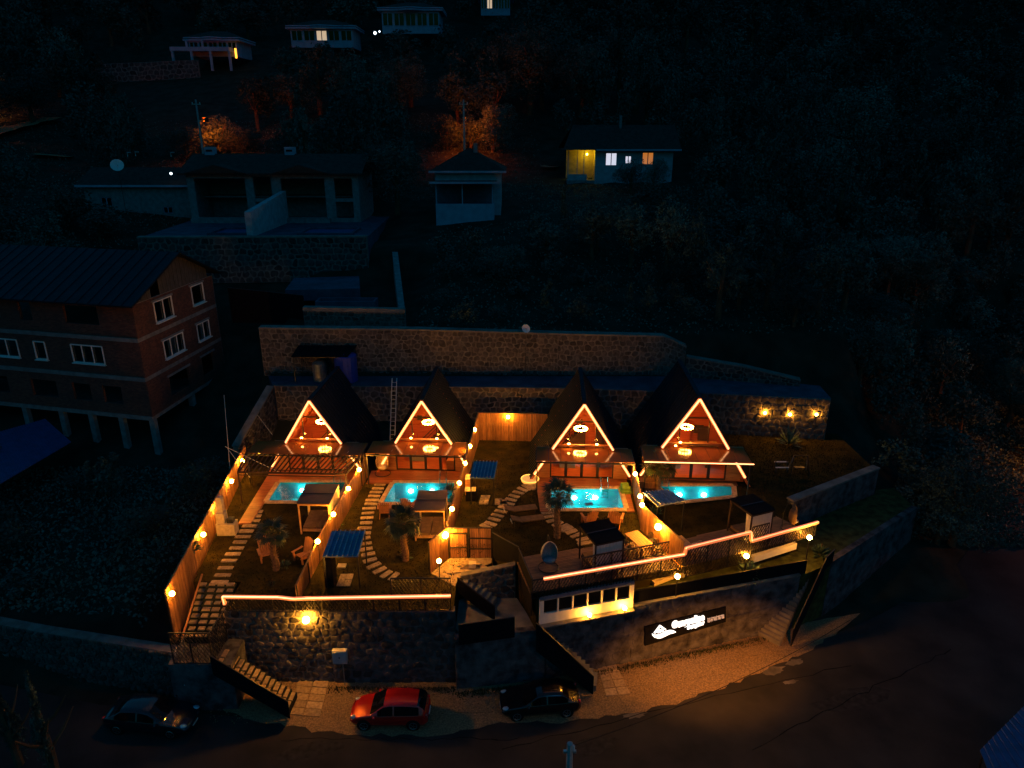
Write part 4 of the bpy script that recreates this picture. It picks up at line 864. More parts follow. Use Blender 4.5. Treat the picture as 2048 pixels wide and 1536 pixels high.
# glass room under the dining deck
gr_ = thing('garden_room', 'white low glass fronted room under the dining deck', 'room', (4.4, 34, 4.1))
a = Vector((1.55, 32.95)); b = Vector((7.05, 34.5)); L = (b - a).length; d = (b - a) / L
holes = [(.2 + k * (L - .4) / 6 + .04, .2 + (k + 1) * (L - .4) / 6 - .04, 4.75, 5.66) for k in range(6)]
build(MB().wall(a, b, 4.1, 5.72, .15, holes), 'front_wall', 'white', gr_)
for h_ in holes:
    q = a + d * h_[0]; r_ = a + d * h_[1]; n = Vector((-d.y, d.x)) * .08; build(MB().add([(q.x + n.x, q.y + n.y, h_[2]), (r_.x + n.x, r_.y + n.y, h_[2]), (r_.x + n.x, r_.y + n.y, h_[3]), (q.x + n.x, q.y + n.y, h_[3])], [(0, 1, 2, 3)]), 'pane', 'dglass', gr_)
build(MB().wall(a + Vector((0, .4)), b + Vector((0, .4)), 4.1, 5.7, .05), 'inner_wall', 'black', gr_)
build(MB().prism([a + Vector((0, -.12)), b + Vector((0, -.12)), b + Vector((0, .6)), a + Vector((0, .6))], 5.73, 5.8), 'roof_slab', 'slabc', gr_)
build(MB().prism([a + Vector((-.1, -.35)), b + Vector((.05, -.35)), b, a], 4.02, 4.1), 'base_ledge', 'concrete', gr_)
for i, (s, lab) in enumerate(((.52, 'middle of'), (.90, 'right end of'))):
    p = a + d * L * s; globe_lamp(f'floor spot lamp washing the {lab} the white room wall', (p.x, p.y - .3, 4.36), r=.12, group='spot lamps at the white room', side=(0, .1))
# things on the ledge
for px, py, l_, w_, rz in ((1322, 1160, 1.5, .55, .5), (1345, 1152, 1.3, .45, .15)):
    p = Z(px, py, 4.15); tag(build(MB().box((p.x, p.y, 4.25), (l_, w_, .25), rz), 'folded_sheet', 'cream'), 'crumpled pale sheet lying on the ledge beside the glass room' if w_ > .5 else 'pale mattress lying on the ledge beside the left lamp post', 'sheet')
p0, p1 = YP(1505, 1117, 38.3), YP(1590, 1090, 39.6); tag(build(MB().beam(p0, p1, .3, .45), 'white_trough', 'white'), 'long white trough under the right end of the deck', 'trough')
lf = MB()
for k in range(700):
    s = R.random(); x = 7.3 + s * 11; y = 35.2 + s * 2.9 + R.uniform(0, .7); z = 4.1; h = R.uniform(.05, .22); a_ = R.uniform(0, 6.3); lf.add([(x - .03 * cos(a_), y - .03 * sin(a_), z), (x + .03 * cos(a_), y + .03 * sin(a_), z), (x + R.uniform(-.05, .05), y + R.uniform(-.05, .05), z + h)], [(0, 1, 2)])
tag(build(lf, 'ledge_grass', 'grass'), 'short grass on the planted ledge', 'grass', kind='stuff')

# ------------------------------------------------------------------ sign
sg = thing('sign_board', 'dark board with glowing white cabin logo and lettering on the roadside wall', 'sign', (11, 35.4, 1.5))
A_ = YP(1292, 1292, 35.45); B_ = YP(1452, 1250, 36.6); dv = (Vector((B_.x - A_.x, B_.y - A_.y, 0))).normalized(); wl = (B_ - A_).xy.length
wd_ = Vector((7.1, 34.6)); we = Vector((18.0, 37.6)); wdv = (we - wd_).normalized()
def onwall(px, py, off=.14):
    r = ray(px, py); n = Vector((wdv.y, -wdv.x)); o_ = wd_ + n * off
    t = (o_.x * n.x + o_.y * n.y) / (r[0] * n.x + r[1] * n.y); return Vector((r[0] * t, r[1] * t, CAMZ + r[2] * t))
def wallplate(px, off0, off1, nm, m, par):
    f_ = [onwall(x, y, off1) for x, y in px]; bk_ = [onwall(x, y, off1) - Vector((wdv.y, -wdv.x, 0)) * (off1 - off0) for x, y in px]
    n = len(px); return build(MB().add(f_ + bk_, [tuple(range(n)), tuple(range(n, 2 * n))[::-1]] + [(i, n + i, n + (i + 1) % n, (i + 1) % n) for i in range(n)]), nm, m, par)
wallplate([(1290, 1254), (1452, 1214), (1452, 1244), (1290, 1292)], .06, .14, 'board', 'blackp', sg)
zl = lambda l: [(1280 + x * .09766, 1200 + y * .09766) for x, y in l]
wallplate(zl([(250, 690), (300, 720), (380, 718), (460, 690), (540, 640), (620, 622), (690, 630), (740, 660), (690, 680), (610, 700), (520, 745), (430, 785), (370, 790), (300, 770), (262, 735)])[::-1], .15, .20, 'logo_wave', E_sign, sg)
wallplate(zl([(285, 680), (405, 520), (430, 525), (540, 605), (525, 625), (470, 600), (410, 565), (385, 605), (350, 640), (310, 695)])[::-1], .15, .20, 'logo_roof', E_sign, sg)
wallplate(zl([(350, 640), (385, 605), (440, 615), (490, 625), (490, 655), (440, 660), (400, 680), (370, 685), (335, 665)])[::-1], .15, .20, 'logo_house', E_sign, sg)
def text(s, px, py, px2, py2, size, m, nm, off=.17, bold=.0, ex=.02):
    c = D.curves.new(nm, 'FONT'); c.body = s; c.size = size; c.extrude = ex; c.offset = bold
    o = D.objects.new(nm, c); COL.objects.link(o); me = D.meshes.new_from_object(o); D.objects.remove(o, do_unlink=True)
    xs_ = [v.co.x for v in me.vertices]; wdt = max(xs_) - min(xs_); p = onwall(px, py, off); q = onwall(px2, py2, off); u = (q - p); k = u.length / wdt; u.normalize()
    n = Vector((wdv.y, -wdv.x, 0)); up = n.cross(u).normalized()
    m4 = Matrix(((u.x, up.x, n.x, 0), (u.y, up.y, n.y, 0), (u.z, up.z, n.z, 0), (0, 0, 0, 1)))
    me.transform(Matrix.Translation(Vector((-min(xs_), 0, 0)))); me.transform(Matrix.Scale(k, 4, (1, 0, 0))); me.transform(m4); me.transform(Matrix.Translation(p - sg.location)); me.materials.clear(); me.materials.append(m)
    o = D.objects.new(nm, me); COL.objects.link(o); o.parent = sg
text('Gungonline', 1343.5, 1256, 1409, 1239, .62, E_sign, 'lettering', bold=.055)
text('Bungalov', 1374.5, 1258, 1409, 1248, .34, E_sign, 'lettering', bold=.04)
text('0549 955 00 00', 1415, 1245, 1448, 1236, .26, E_phone, 'phone_number', bold=.004)
text('Park Nature Reservation', 1415, 1239, 1448, 1230.5, .13, E_phone, 'small_print', bold=.002)

# ------------------------------------------------------------------ gazebos with day beds
def gazebo(label, quad, zg, roofm, curt, polem='pole', bed=True):
    ce = (quad[0] + quad[1] + quad[2] + quad[3]) / 4; t = thing('gazebo', label, 'gazebo', (ce.x, ce.y, zg)); zr_ = quad[0].z
    cs = [q.lerp(ce, .07) for q in quad]
    rr = MB().prism([q.xy for q in quad][::-1], zr_, zr_ + .07); build(rr, 'roof', roofm, t)
    mid1 = quad[0].lerp(quad[3], .5); mid2 = quad[1].lerp(quad[2], .5); build(MB().beam(mid1 + Vector((0, 0, .085)), mid2 + Vector((0, 0, .085)), .08, .03), 'roof_rib', 'darkmetal', t)
    for c in cs: build(MB().beam((c.x, c.y, zg), (c.x, c.y, zr_), .09), 'post', polem, t)
    for i in range(4): build(MB().beam(cs[i] - Vector((0, 0, .08)), cs[(i + 1) % 4] - Vector((0, 0, .08)), .07, .12), 'beam', polem, t)
    c3 = [q.lerp(ce, .14) for q in quad]
    if bed:
        build(MB().prism([c.xy for c in c3][::-1], zg + .15, zg + .32), 'bed_base', polem, t)
        for k in (0, 1):
            u0, u1 = (.02, .49) if k == 0 else (.51, .98); P = lambda u, v: c3[0].lerp(c3[1], u).lerp(c3[3].lerp(c3[2], u), v)
            build(MB().prism([P(u0, .03).xy, P(u0, .97).xy, P(u1, .97).xy, P(u1, .03).xy], zg + .32, zg + .48), 'mattress', 'mattress', t)
    for (i, j, frac, side) in curt:           # gathered or drawn curtains as wavy sheets
        a_, b_ = cs[i], cs[j]; b2 = a_.lerp(b_, frac); n = max(6, int((b2 - a_).length / .06)); vs_ = []; dd_ = (b_ - a_).normalized(); nn = Vector((-dd_.y, dd_.x, 0))
        for k in range(n + 1):
            p = a_.lerp(b2, k / n); o = nn * (.035 * sin(k * 1.9))
            for zz, sq in ((zr_ - .15, 1), (zg + .9, .8 if frac < .5 else 1), (zg + .25, 1)):
                pp = a_.lerp(p, sq) + o; vs_.append((pp.x, pp.y, zz))
        build(MB().add(vs_, [(3 * k + r, 3 * (k + 1) + r, 3 * (k + 1) + r + 1, 3 * k + r + 1) for k in range(n) for r in (0, 1)]), 'curtain', side, t, smooth=True)
    return t
gazebo('gazebo with bronze roof and day bed in front of the first pool', [Vector(v) for v in ((-14.15, 43.5, 7.3), (-11.85, 43.5, 7.3), (-11.9, 40.75, 7.3), (-14.05, 40.85, 7.3))], 5, 'bronze', [(1, 2, .95, 'cream'), (0, 3, .2, 'cream')])
gazebo('gazebo with bronze roof and day bed in front of the second pool', [Vector(v) for v in ((-6.3, 42.6, 7.3), (-4.35, 42.6, 7.3), (-4.3, 40.0, 7.3), (-6.35, 40.0, 7.3))], 5, 'bronze', [(1, 2, .3, 'cream'), (0, 3, .2, 'cream')])
gazebo('black roofed gazebo with white back curtain on the dining deck', [Vector(v) for v in ((3.96, 36.6, 8.3), (5.75, 37.25, 8.3), (6.48, 35.15, 8.3), (4.7, 34.5, 8.3))], 6, 'blackp', [(3, 2, 1, 'curtain'), (3, 0, .2, 'curtain')], 'rust')
gazebo('black roofed gazebo with white curtain near the right end of the deck', [Vector(v) for v in ((13.75, 39.7, 8.3), (15.45, 40.3, 8.3), (16.15, 38.35, 8.3), (14.55, 37.7, 8.3))], 6, 'blackp', [(3, 2, 1, 'curtain'), (3, 0, .25, 'curtain')], 'rust')
sheet_roof('canopy', 'large blue corrugated canopy on thin posts in the second garden', 'canopy', [Vector(v) for v in ((-10.95, 37.5, 7.35), (-8.9, 37.5, 7.35), (-8.85, 35, 7.2), (-10.9, 35, 7.2))], 'bluemetal', 7, post=True, zg=5, amp=.07, ribm='greysheet')
sheet_roof('canopy', 'small blue corrugated canopy over the sink on the upper lawn', 'canopy', [Vector(v) for v in ((-2.7, 45.3, 8.2), (-1.02, 45.2, 8.2), (-1.2, 42.9, 8.1), (-2.85, 43.0, 8.1))], 'bluemetal', 7, post=True, zg=6, amp=.07, ribm='greysheet')
sheet_roof('canopy', 'grey striped corrugated canopy beside the fourth pool', 'canopy', [Vector(v) for v in ((8.5, 40.8, 8.2), (10.1, 41.1, 8.2), (11.0, 39.75, 8.15), (9.1, 39.1, 8.15))], 'greysheet', 8, post=True, zg=6, amp=.09)
# pergola
pg = thing('pergola', 'dark slatted pergola over the deck of the leftmost cabin', 'pergola', (-15.5, 46.6, 5)); zp = 7.45
c4 = [Vector((-19.9, 48.3, zp)), Vector((-11.1, 48.1, zp)), Vector((-11.7, 44.8, zp)), Vector((-19.4, 45.1, zp))]
for i in range(4): build(MB().beam(c4[i], c4[(i + 1) % 4], .09, .12), 'beam', 'rust', pg)
build(MB().beam(c4[3] + Vector((0, 0, -.22)), c4[2] + Vector((0, 0, -.22)), .06, .06), 'beam', 'rust', pg)
for c in c4: build(MB().beam((c.x, c.y, 5), (c.x, c.y, zp), .09), 'post', 'rust', pg)
for k in range(24):
    s = (k + .5) / 24; a_ = c4[3].lerp(c4[2], s); b_ = c4[0].lerp(c4[1], min(1, s + .03)); build(MB().beam(a_ + Vector((0, 0, .1)), b_ + Vector((0, 0, .1)), .06, .09), 'slat', 'rust', pg)

# ------------------------------------------------------------------ palms
def frond_mesh(seed):
    r = random.Random(seed); b = MB(); n = 15; st = 0.55
    b.beam((0, 0, 0), (st, 0, .12), .03, .02)
    for k in range(n):
        a = (k / (n - 1) - .5) * 3.6; L = .62 * (1 - .25 * abs(a) / 1.8) * r.uniform(.85, 1.1)
        d = Vector((cos(a), sin(a), .05)); s = Vector((-sin(a), cos(a), 0)) * .035; p = Vector((st, 0, .12)); m = p + d * L * .6 + Vector((0, 0, .02)); e = p + d * L + Vector((0, 0, -.12 * r.random() - .05))
        b.add([p, m + s, e, m - s], [(0, 1, 2, 3)])
    return b.mesh('frond', 'palmleaf')
FR = [frond_mesh(i) for i in range(4)]
def palm(label, x, y, z, ht, sc, n=26, skirt=True):
    t = thing('palm_tree', label, 'palm tree', (x, y, z)); pts = [(x + .06 * sin(k), y, z + ht * k / 9) for k in range(10)]
    build(MB().tube(pts, [.22 - .008 * k for k in range(10)], 9), 'trunk', 'palmtrunk', t)
    hk = MB()
    for k in range(int(ht / .13) * 7):        # cut leaf bases spiralling up the trunk
        zz = z + .1 + (ht - .15) * k / (int(ht / .13) * 7); a = k * 2.4; rr = .19; hk.add([(x + rr * cos(a - .3), y + rr * sin(a - .3), zz), (x + rr * cos(a + .3), y + rr * sin(a + .3), zz), (x + (rr + .1) * cos(a), y + (rr + .1) * sin(a), zz + .12), (x + rr * cos(a), y + rr * sin(a), zz + .05)], [(0, 1, 2), (1, 3, 2), (3, 0, 2)])
    build(hk, 'leaf_bases', 'palmtrunk', t, kind='stuff')
    for k in range(n):
        a = k * 2.399; el = 1.15 - 1.9 * (k / n) ** .8
        place('frond', FR[k % 4], t, (x, y, z + ht), rot=(R.uniform(-.2, .2), -el, a), sc=(sc * R.uniform(.9, 1.1),) * 3)
    return t
palm('palm with bare studded trunk in the first garden', -14.4, 36.9, 5, 2.5, 1.0, 22)
palm('leafy palm ringed with stones in the second garden', -6.65, 37.9, 5, 2.7, 1.12, 30)
palm('palm left of the third pool', 2.85, 38.9, 6, 3.0, 1.12, 30)
palm('palm beside the fourth pool before the cabin wall', 10.4, 45.1, 6, 1.9, 1.2, 28)
def plant(label, x, y, z, r, n, m='leafb', cat='plant', pot=None, h=1.0):
    t = thing('potted_plant' if pot else 'garden_plant', label, cat, (x, y, z)); b = MB(); zz = z
    if pot:
        build(MB().tube([(x, y, z), (x, y, z + .3)], [.16, .22], 10), 'pot', pot, t); zz = z + .28
    build(MB().tube([(x, y, zz), (x, y, zz + r * h)], .02, 5), 'stem', 'bark', t)
    for k in range(n):
        a = R.uniform(0, 6.28); e = R.uniform(.1, 1.4); L = r * R.uniform(.6, 1); d = Vector((cos(a) * cos(e), sin(a) * cos(e), sin(e) * h)); s = Vector((-sin(a), cos(a), 0)) * L * .09; p = Vector((x, y, zz))
        b.add([p + d * L * .25, p + d * L * .6 + s, p + d * L - Vector((0, 0, .1 * L)), p + d * L * .6 - s], [(0, 1, 2, 3)])
    build(b, 'foliage', m, t); return t
p = Z(570, 1134, 5); plant('small spiky plant at the foot of the first palm', p.x, p.y, 5, .55, 60)
p = Z(812, 1113, 5); plant('grassy tuft around the foot of the second palm', p.x, p.y - .1, 5, .6, 70)
p = Z(530, 1075, 5); plant('dark round agave in the first garden', p.x, p.y, 5, .8, 120, 'leaf')
p = Z(545, 1170, 5); plant('dark low shrub near the left glowing rail', p.x, p.y, 5, .4, 50, 'leaf')
p = Z(1085, 945, 6); plant('flowering shrub at the left wall of the third cabin', p.x, p.y, 6, .7, 90)
p = YP(1498, 1145, 37.4); plant('young shrub in front of the middle ledge lamp', p.x, p.y, 4.1, 1.1, 120, h=1.3)
p = Z(1640, 1110, 4.1); plant('dark shrub at the head of the right hand stairs', p.x, p.y, 4.1, .9, 110, 'leaf')
p = Z(405, 1098, 5); p = Z(1572, 885, 6); plant('small spindly tree under the middle wall lamp', p.x, p.y - .5, 6, 1.3, 70, h=1.5)
plant('leafy creeper hanging over the long left fence', -19.45, 37.2, 6.2, .8, 110)
for i, (px, py) in enumerate([(655, 1068), (668, 1052), (908, 1010), (915, 1030), (900, 985), (1310, 1030)]):
    z_ = 5 if px < 1000 else 6; p = Z(px, py, z_); plant(f'bushy creeper along the fence, {("below the third fence lamp", "right behind the blue canopy", "at the nearest lamp of the upper lawn fence", "beside the second gazebo", "behind the sink", "under the grey canopy")[i]}', p.x, p.y, z_, .7, 80, h=1.4)
for i, (px, py) in enumerate([(1318, 975), (1300, 1003)]):
    p = Z(px, py, 6); plant(('clay potted plant beside the fourth pool', 'low potted plant under the grey canopy')[i], p.x, p.y, 6.1, .4, 40, pot='clay')

# ------------------------------------------------------------------ furniture
def adirondack(label):
    t = thing('garden_chair', label, 'chair', (0, 0, 0), group='slatted wooden garden chairs')
    bl = lambda mb, nm: build(mb, nm, 'chair', t, local=True)
    for k in range(6): bl(MB().box((0, -.22 + k * .1, .36 - k * .022), (.55, .085, .03), 0, -.2), 'seat_slat')
    for k in range(6):
        x = -.25 + k * .1; h = .82 + .1 * cos((k - 2.5) * .6); bl(MB().beam((x * .9, .28, .22), (x * 1.15, .28 + h * .35, .22 + h), .085, .025, up=(0, 1, 0)), 'back_slat')
    for s in (-1, 1):
        bl(MB().box((s * .36, -.02, .56), (.13, .72, .03)), 'armrest'); bl(MB().beam((s * .33, -.3, 0), (s * .33, -.3, .55), .08), 'leg'); bl(MB().beam((s * .28, -.34, .36), (s * .28, .62, .0), .03, .12), 'side_rail')
    return t
ch0 = adirondack('wooden garden chair left of the first palm'); used = [False]
def put(px, py, z, rz, label):
    p = Z(px, py, z)
    if not used[0]: used[0] = True; o = ch0; o.location = p; o.rotation_euler = (0, 0, rz); o['label'] = label; return o
    return dup(ch0, p, rz, label, 1.15)
put(534, 1118, 5, .5, 'dim wooden garden chair just left of the first palm trunk').scale = (1.15,) * 3
put(606, 1120, 5, -.6, 'wooden garden chair beside the framed fence of the first garden')
put(770, 1028, 5, pi + .1, 'dark slatted chair at the left front corner of the second pool')
put(818, 1020, 5, pi - .2, 'pale chair half hidden behind the second palm crown')
put(1178, 1048, 6, pi + .25, 'slatted chair with a blue towel at the third pool')
put(1231, 1048, 6, pi - .3, 'slatted chair with its back to the camera right of the towel chair')
p = Z(1177, 1036, 6); tag(build(MB().box((p.x + .0, p.y + .1, 7.0), (.5, .25, .06), .25), 'towel', 'bluemetal'), 'blue towel over the back of the pool chair', 'towel')
# sun loungers
def lounger(label, p, rz):
    t = thing('sun_lounger', label, 'sun lounger', p, rz, group='sun loungers on the upper lawn')
    bl = lambda mb, nm, m: build(mb, nm, m, t, local=True)
    bl(MB().bb(-.2, 1.35, -.32, .32, .30, .36), 'bed', 'mattress'); bl(MB().box((-.5, 0, .42), (.75, .62, .05), 0, 0, .35), 'head_rest', 'mattress')
    for x, y in ((-.7, -.28), (-.7, .28), (1.2, -.28), (1.2, .28)): bl(MB().beam((x, y, 0), (x, y, .32), .05), 'leg', 'darkmetal')
    bl(MB().beam((-.85, -.3, .28), (-.85, .3, .28), .05), 'frame', 'galv'); return t
lounger('far one of two brown sun loungers on the upper lawn', Z(1034, 1026, 6), .22); lounger('near one of two brown sun loungers on the upper lawn', Z(1048, 1047, 6), .22)
# egg swings
def egg(label, p, rz, m, cm_, hung=True):
    t = thing('swing_chair', label, 'swing chair', p, rz); bl = lambda mb, nm, m_: build(mb, nm, m_, t, local=True, smooth=True)
    b = MB(); n, mm_ = 14, 9; vs_ = []; fs = []
    for j in range(mm_ + 1):
        a_ = pi * (.02 + .96 * j / mm_)
        for k in range(n + 1):
            th_ = pi * (.0 + 1.25 * k / n) - .4; vs_.append((.5 * sin(a_) * cos(th_), .42 * sin(a_) * sin(th_), 1.15 + .75 * cos(a_)))
    for j in range(mm_):
        for k in range(n): i_ = j * (n + 1) + k; fs.append((i_, i_ + 1, i_ + n + 2, i_ + n + 1))
    bl(b.add(vs_, fs), 'basket', m); bl(MB().sph((0, 0, .72), .4, 10, 6, (1, .8, .35)), 'cushion', cm_)
    bl(MB().tube([(0, .75, .04), (0, .8, 1.2), (0, .6, 2.0), (0, .1, 2.15), (0, 0, 1.95)], .03, 6), 'stand_arm', 'darkmetal'); bl(MB().tube([(.6 * cos(2 * pi * k / 16), .25 + .6 * sin(2 * pi * k / 16), .03) for k in range(17)], .03, 6), 'base_ring', 'darkmetal'); return t
egg('pale wicker egg swing on the deck of the second cabin', Z(766, 950, 5.1), .2, 'wicker', 'cream'); egg('grey egg swing with blue cushion at the left end of the dining deck', Z(1098, 1140, 6.06), .1, 'greywick', 'cushion'); egg('grey egg swing under the wall at the right end of the deck', Z(1585, 1058, 6.06), 1.2, 'mattress', 'greywick').scale = (.85,) * 3
# dining table and chairs
def table(label, p, rz, L, w_, m, h=.75):
    t = thing('dining_table', label, 'table', p, rz); bl = lambda mb, nm: build(mb, nm, m, t, local=True)
    k = 6
    for i in range(k): bl(MB().bb(-L / 2, L / 2, -w_ / 2 + i * w_ / k + .006, -w_ / 2 + (i + 1) * w_ / k - .006, h - .04, h), 'top_board')
    for x in (-1, 1):
        for y in (-1, 1): bl(MB().beam((x * (L / 2 - .1), y * (w_ / 2 - .1), 0), (x * (L / 2 - .1), y * (w_ / 2 - .1), h - .04), .07), 'leg')
    return t
def chair(label, p, rz, m='darkmetal'):
    t = thing('dining_chair', label, 'chair', p, rz); bl = lambda mb, nm: build(mb, nm, m, t, local=True)
    bl(MB().box((0, 0, .45), (.44, .44, .04)), 'seat')
    for x in (-.19, .19):
        for y in (-.19, .19): bl(MB().beam((x, y, 0), (x, y, .44), .035), 'leg')
    bl(MB().tube([(.2 * cos(pi * k / 8), .21 + .04 * sin(pi * k / 8), .47 + .42 * sin(pi * k / 8) ** .5) for k in range(9)], .018, 5), 'back_hoop')
    for k in range(5): x = -.13 + k * .065; bl(MB().beam((x, .21, .47), (x * 1.2, .24, .85), .025, .012), 'back_spindle')
    return t
pt = Z(1278, 1100, 6.06); table('long wooden dining table on the dining deck beside the slanting fence', pt, -1.15, 1.9, .95, 'chair')
for i, (dx, dy, rz) in enumerate(((.85, .35, -1.15 - pi / 2 + pi), (1.05, -.35, -1.15 + pi / 2), (-.85, .25, -1.15 - pi / 2), (-.75, -.5, -1.15 - pi / 2))):
    chair(('far right', 'near right', 'far left', 'near left')[i] + ' dark chair at the long dining table', (pt.x + dx, pt.y + dy, 6.06), rz if i > 1 else -1.15 - pi / 2 + pi)
pt = Z(1362, 1092, 6.06); table('narrow light table against the right side of the slanting fence', (10.5, 36.9, 6.06), -1.2, 1.9, .6, 'pole')
chair('far one of two pale chairs at the narrow table', (11.25, 37.3, 6.06), -1.2 + pi / 2 - pi, 'cream'); chair('near one of two pale chairs at the narrow table', (11.5, 36.75, 6.06), -1.2 + pi / 2 - pi, 'cream')
# round mat with painted-in glow, green cushions, low wall bench
p = Z(1060, 962, 6); tm = thing('round_platform', 'round yellow platform on the upper lawn with an added glow', 'platform', p)
build(MB().tube([(p.x, p.y, 6), (p.x, p.y, 6.16)], .62, 28), 'disc', emit('disc_own_glow', (1, .36, .02), .42), tm); build(MB().tube([(p.x + .64 * cos(2 * pi * k / 28), p.y + .64 * sin(2 * pi * k / 28), 6.2) for k in range(29)], .03, 6), 'light_ring', emit('ring_glow', (1, .5, .06), 2.0), tm)  # disc glows itself in place of the light its ring would cast
p = Z(1252, 983, 6.1); cu = thing('cushion_stack', 'two green cushions in the corner of the third pool deck', 'cushions', p); build(MB().box((p.x, p.y, 6.2), (.85, .8, .2), .1), 'cushion', 'green', cu); build(MB().box((p.x - .05, p.y + .1, 6.42), (.5, .7, .22), .1, .25), 'cushion', 'green', cu)
tag(build(MB().bb(8.95, 10.2, 45.2, 46.0, 6.1, 6.6), 'bench_box', 'fence'), 'low wooden bench box left of the fourth pool palm', 'bench')
tag(build(MB().prism([Z(893, 940, 5.1).xy, Z(907, 940, 5.1).xy, Z(926, 914, 5.1).xy, Z(910, 914, 5.1).xy], 5.12, 5.9), 'cabinet', 'cladding'), 'wooden cabinet at the right wall of the second cabin deck', 'cabinet')
# barbecue
p = Z(452, 1066, 5); bq = thing('barbecue', 'tall pale masonry barbecue with arched chimney by the long fence', 'barbecue', p)
build(MB().bb(p.x - .45, p.x + .75, p.y - .35, p.y + .35, 5, 5.85), 'hearth', 'bbq', bq); build(MB().prism([(p.x - .4, p.y - .25), (p.x + .15, p.y - .25), (p.x + .15, p.y + .3), (p.x - .4, p.y + .3)], 5.85, 6.6), 'firebox', 'bbq', bq)
build(MB().prism([(p.x - .35, p.y - .1), (p.x + .05, p.y - .1), (p.x + .05, p.y + .28), (p.x - .35, p.y + .28)], 6.6, 7.5), 'chimney', 'bbq', bq); build(MB().tube([(p.x - .15, p.y - .08, 7.5), (p.x - .15, p.y + .3, 7.5)], .2, 12), 'chimney_cap', 'bbq', bq)
build(MB().bb(p.x + .25, p.x + .65, p.y - .2, p.y + .2, 5.86, 6.15), 'grill', 'darkmetal', bq)
p = Z(941, 1000, 6); sk = thing('garden_sink', 'white topped sink counter on the upper lawn next to the fence', 'sink', p)
build(MB().bb(p.x - .38, p.x + .38, p.y - .25, p.y + .3, 6.8, 6.86), 'counter_top', 'cream', sk); build(MB().bb(p.x - .3, p.x + .3, p.y - .18, p.y + .22, 6.0, 6.8), 'cabinet', 'black', sk); build(MB().bb(p.x - .4, p.x - .05, p.y + .7, p.y + 1.6, 6.0, 7.2), 'cupboard', 'cladding', sk)
p = Z(628, 1140, 5); st_ = thing('tall_cabinet', 'tall dark cabinet under the blue canopy of the second garden', 'cabinet', (-10.8, 35.4, 5)); build(MB().bb(-10.95, -10.45, 35.1, 35.9, 5, 6.9), 'body', 'blackp', st_); build(MB().bb(-10.4, -9.9, 35.9, 36.3, 5.8, 5.86), 'shelf', 'cream', st_)
p = Z(945, 1134, 5.03); tag(build(MB().bb(p.x - .22, p.x + .22, p.y - .18, p.y + .18, 5.03, 5.35), 'box', 'cream'), 'small pale box at the foot of the entrance gate', 'box')
# garden right: bench and statues, small tree
p = Z(1563, 945, 6.0); bn = thing('garden_bench', 'pale slatted bench on the dark lawn right of the last cabin', 'bench', p)
for k in range(2): build(MB().box((p.x, p.y + .35 * k, 6.42 + .3 * k), (1.0, .12, .04)), 'slat', 'white', bn)
for x in (-.42, .42): build(MB().beam((p.x + x, p.y, 6), (p.x + x, p.y + .3, 6.8), .06), 'leg', 'darkmetal', bn)
p = Z(1597, 945, 6.0); sw = thing('garden_swing', 'dark garden swing frame beside the pale bench', 'swing', p)
for s in (-.5, .5): build(MB().beam((p.x + s * 1.4, p.y - .3, 6), (p.x + s, p.y, 7.4), .06), 'leg', 'darkmetal', sw); build(MB().beam((p.x + s * 1.4, p.y + .4, 6), (p.x + s, p.y, 7.4), .06), 'leg', 'galv', sw)
build(MB().beam((p.x - .5, p.y, 7.4), (p.x + .5, p.y, 7.4), .06), 'cross_bar', 'darkmetal', sw); build(MB().bb(p.x - .4, p.x + .4, p.y - .2, p.y + .2, 6.4, 6.45), 'seat', 'darkmetal', sw)
# ladder on the rear wall
la = thing('ladder', 'tall aluminium ladder leaning on the wall between the first two cabins', 'ladder', (-10.1, 54.4, 5)); a_ = Vector((-10.1, 54.4, 5)); b_ = Vector((-9.95, 56.7, 10.4))
for s in (-.2, .2): build(MB().beam(a_ + Vector((s, 0, 0)), b_ + Vector((s, 0, 0)), .06), 'rail', 'galv', la)
for k in range(1, 16): q = a_.lerp(b_, k / 16); build(MB().beam(q + Vector((-.2, 0, 0)), q + Vector((.2, 0, 0)), .035), 'rung', 'galv', la)
# tanks, dishes, boxes
def tank(label, x, y, r, h, m):
    t = thing('water_tank', label, 'tank', (x, y, 9.6)); build(MB().tube([(x, y, 9.6), (x, y, 9.6 + h), (x, y, 9.6 + h + .2)], [r, r, r * .5], 18), 'barrel', m, t)
    for k in range(3): build(MB().tube([(x, y, 9.9 + k * h / 3.2), (x, y, 9.97 + k * h / 3.2)], r + .03, 18), 'hoop', m, t)
tank('large blue plastic water tank on the walkway behind the first cabin', -14.4, 58.4, .95, 2.3, 'tank'); tank('grey metal water tank left of the blue one', -16.7, 58.4, .6, 1.6, 'tankg')
sheet_roof('shelter', 'black sheet shelter roof over the water tanks', 'shelter', [Vector(v) for v in ((-18.6, 59.3, 12.5), (-13.5, 59.3, 12.5), (-14.0, 57.6, 12.0), (-18.8, 57.6, 12.0))], 'blackp', 8, post=True, zg=9.6)
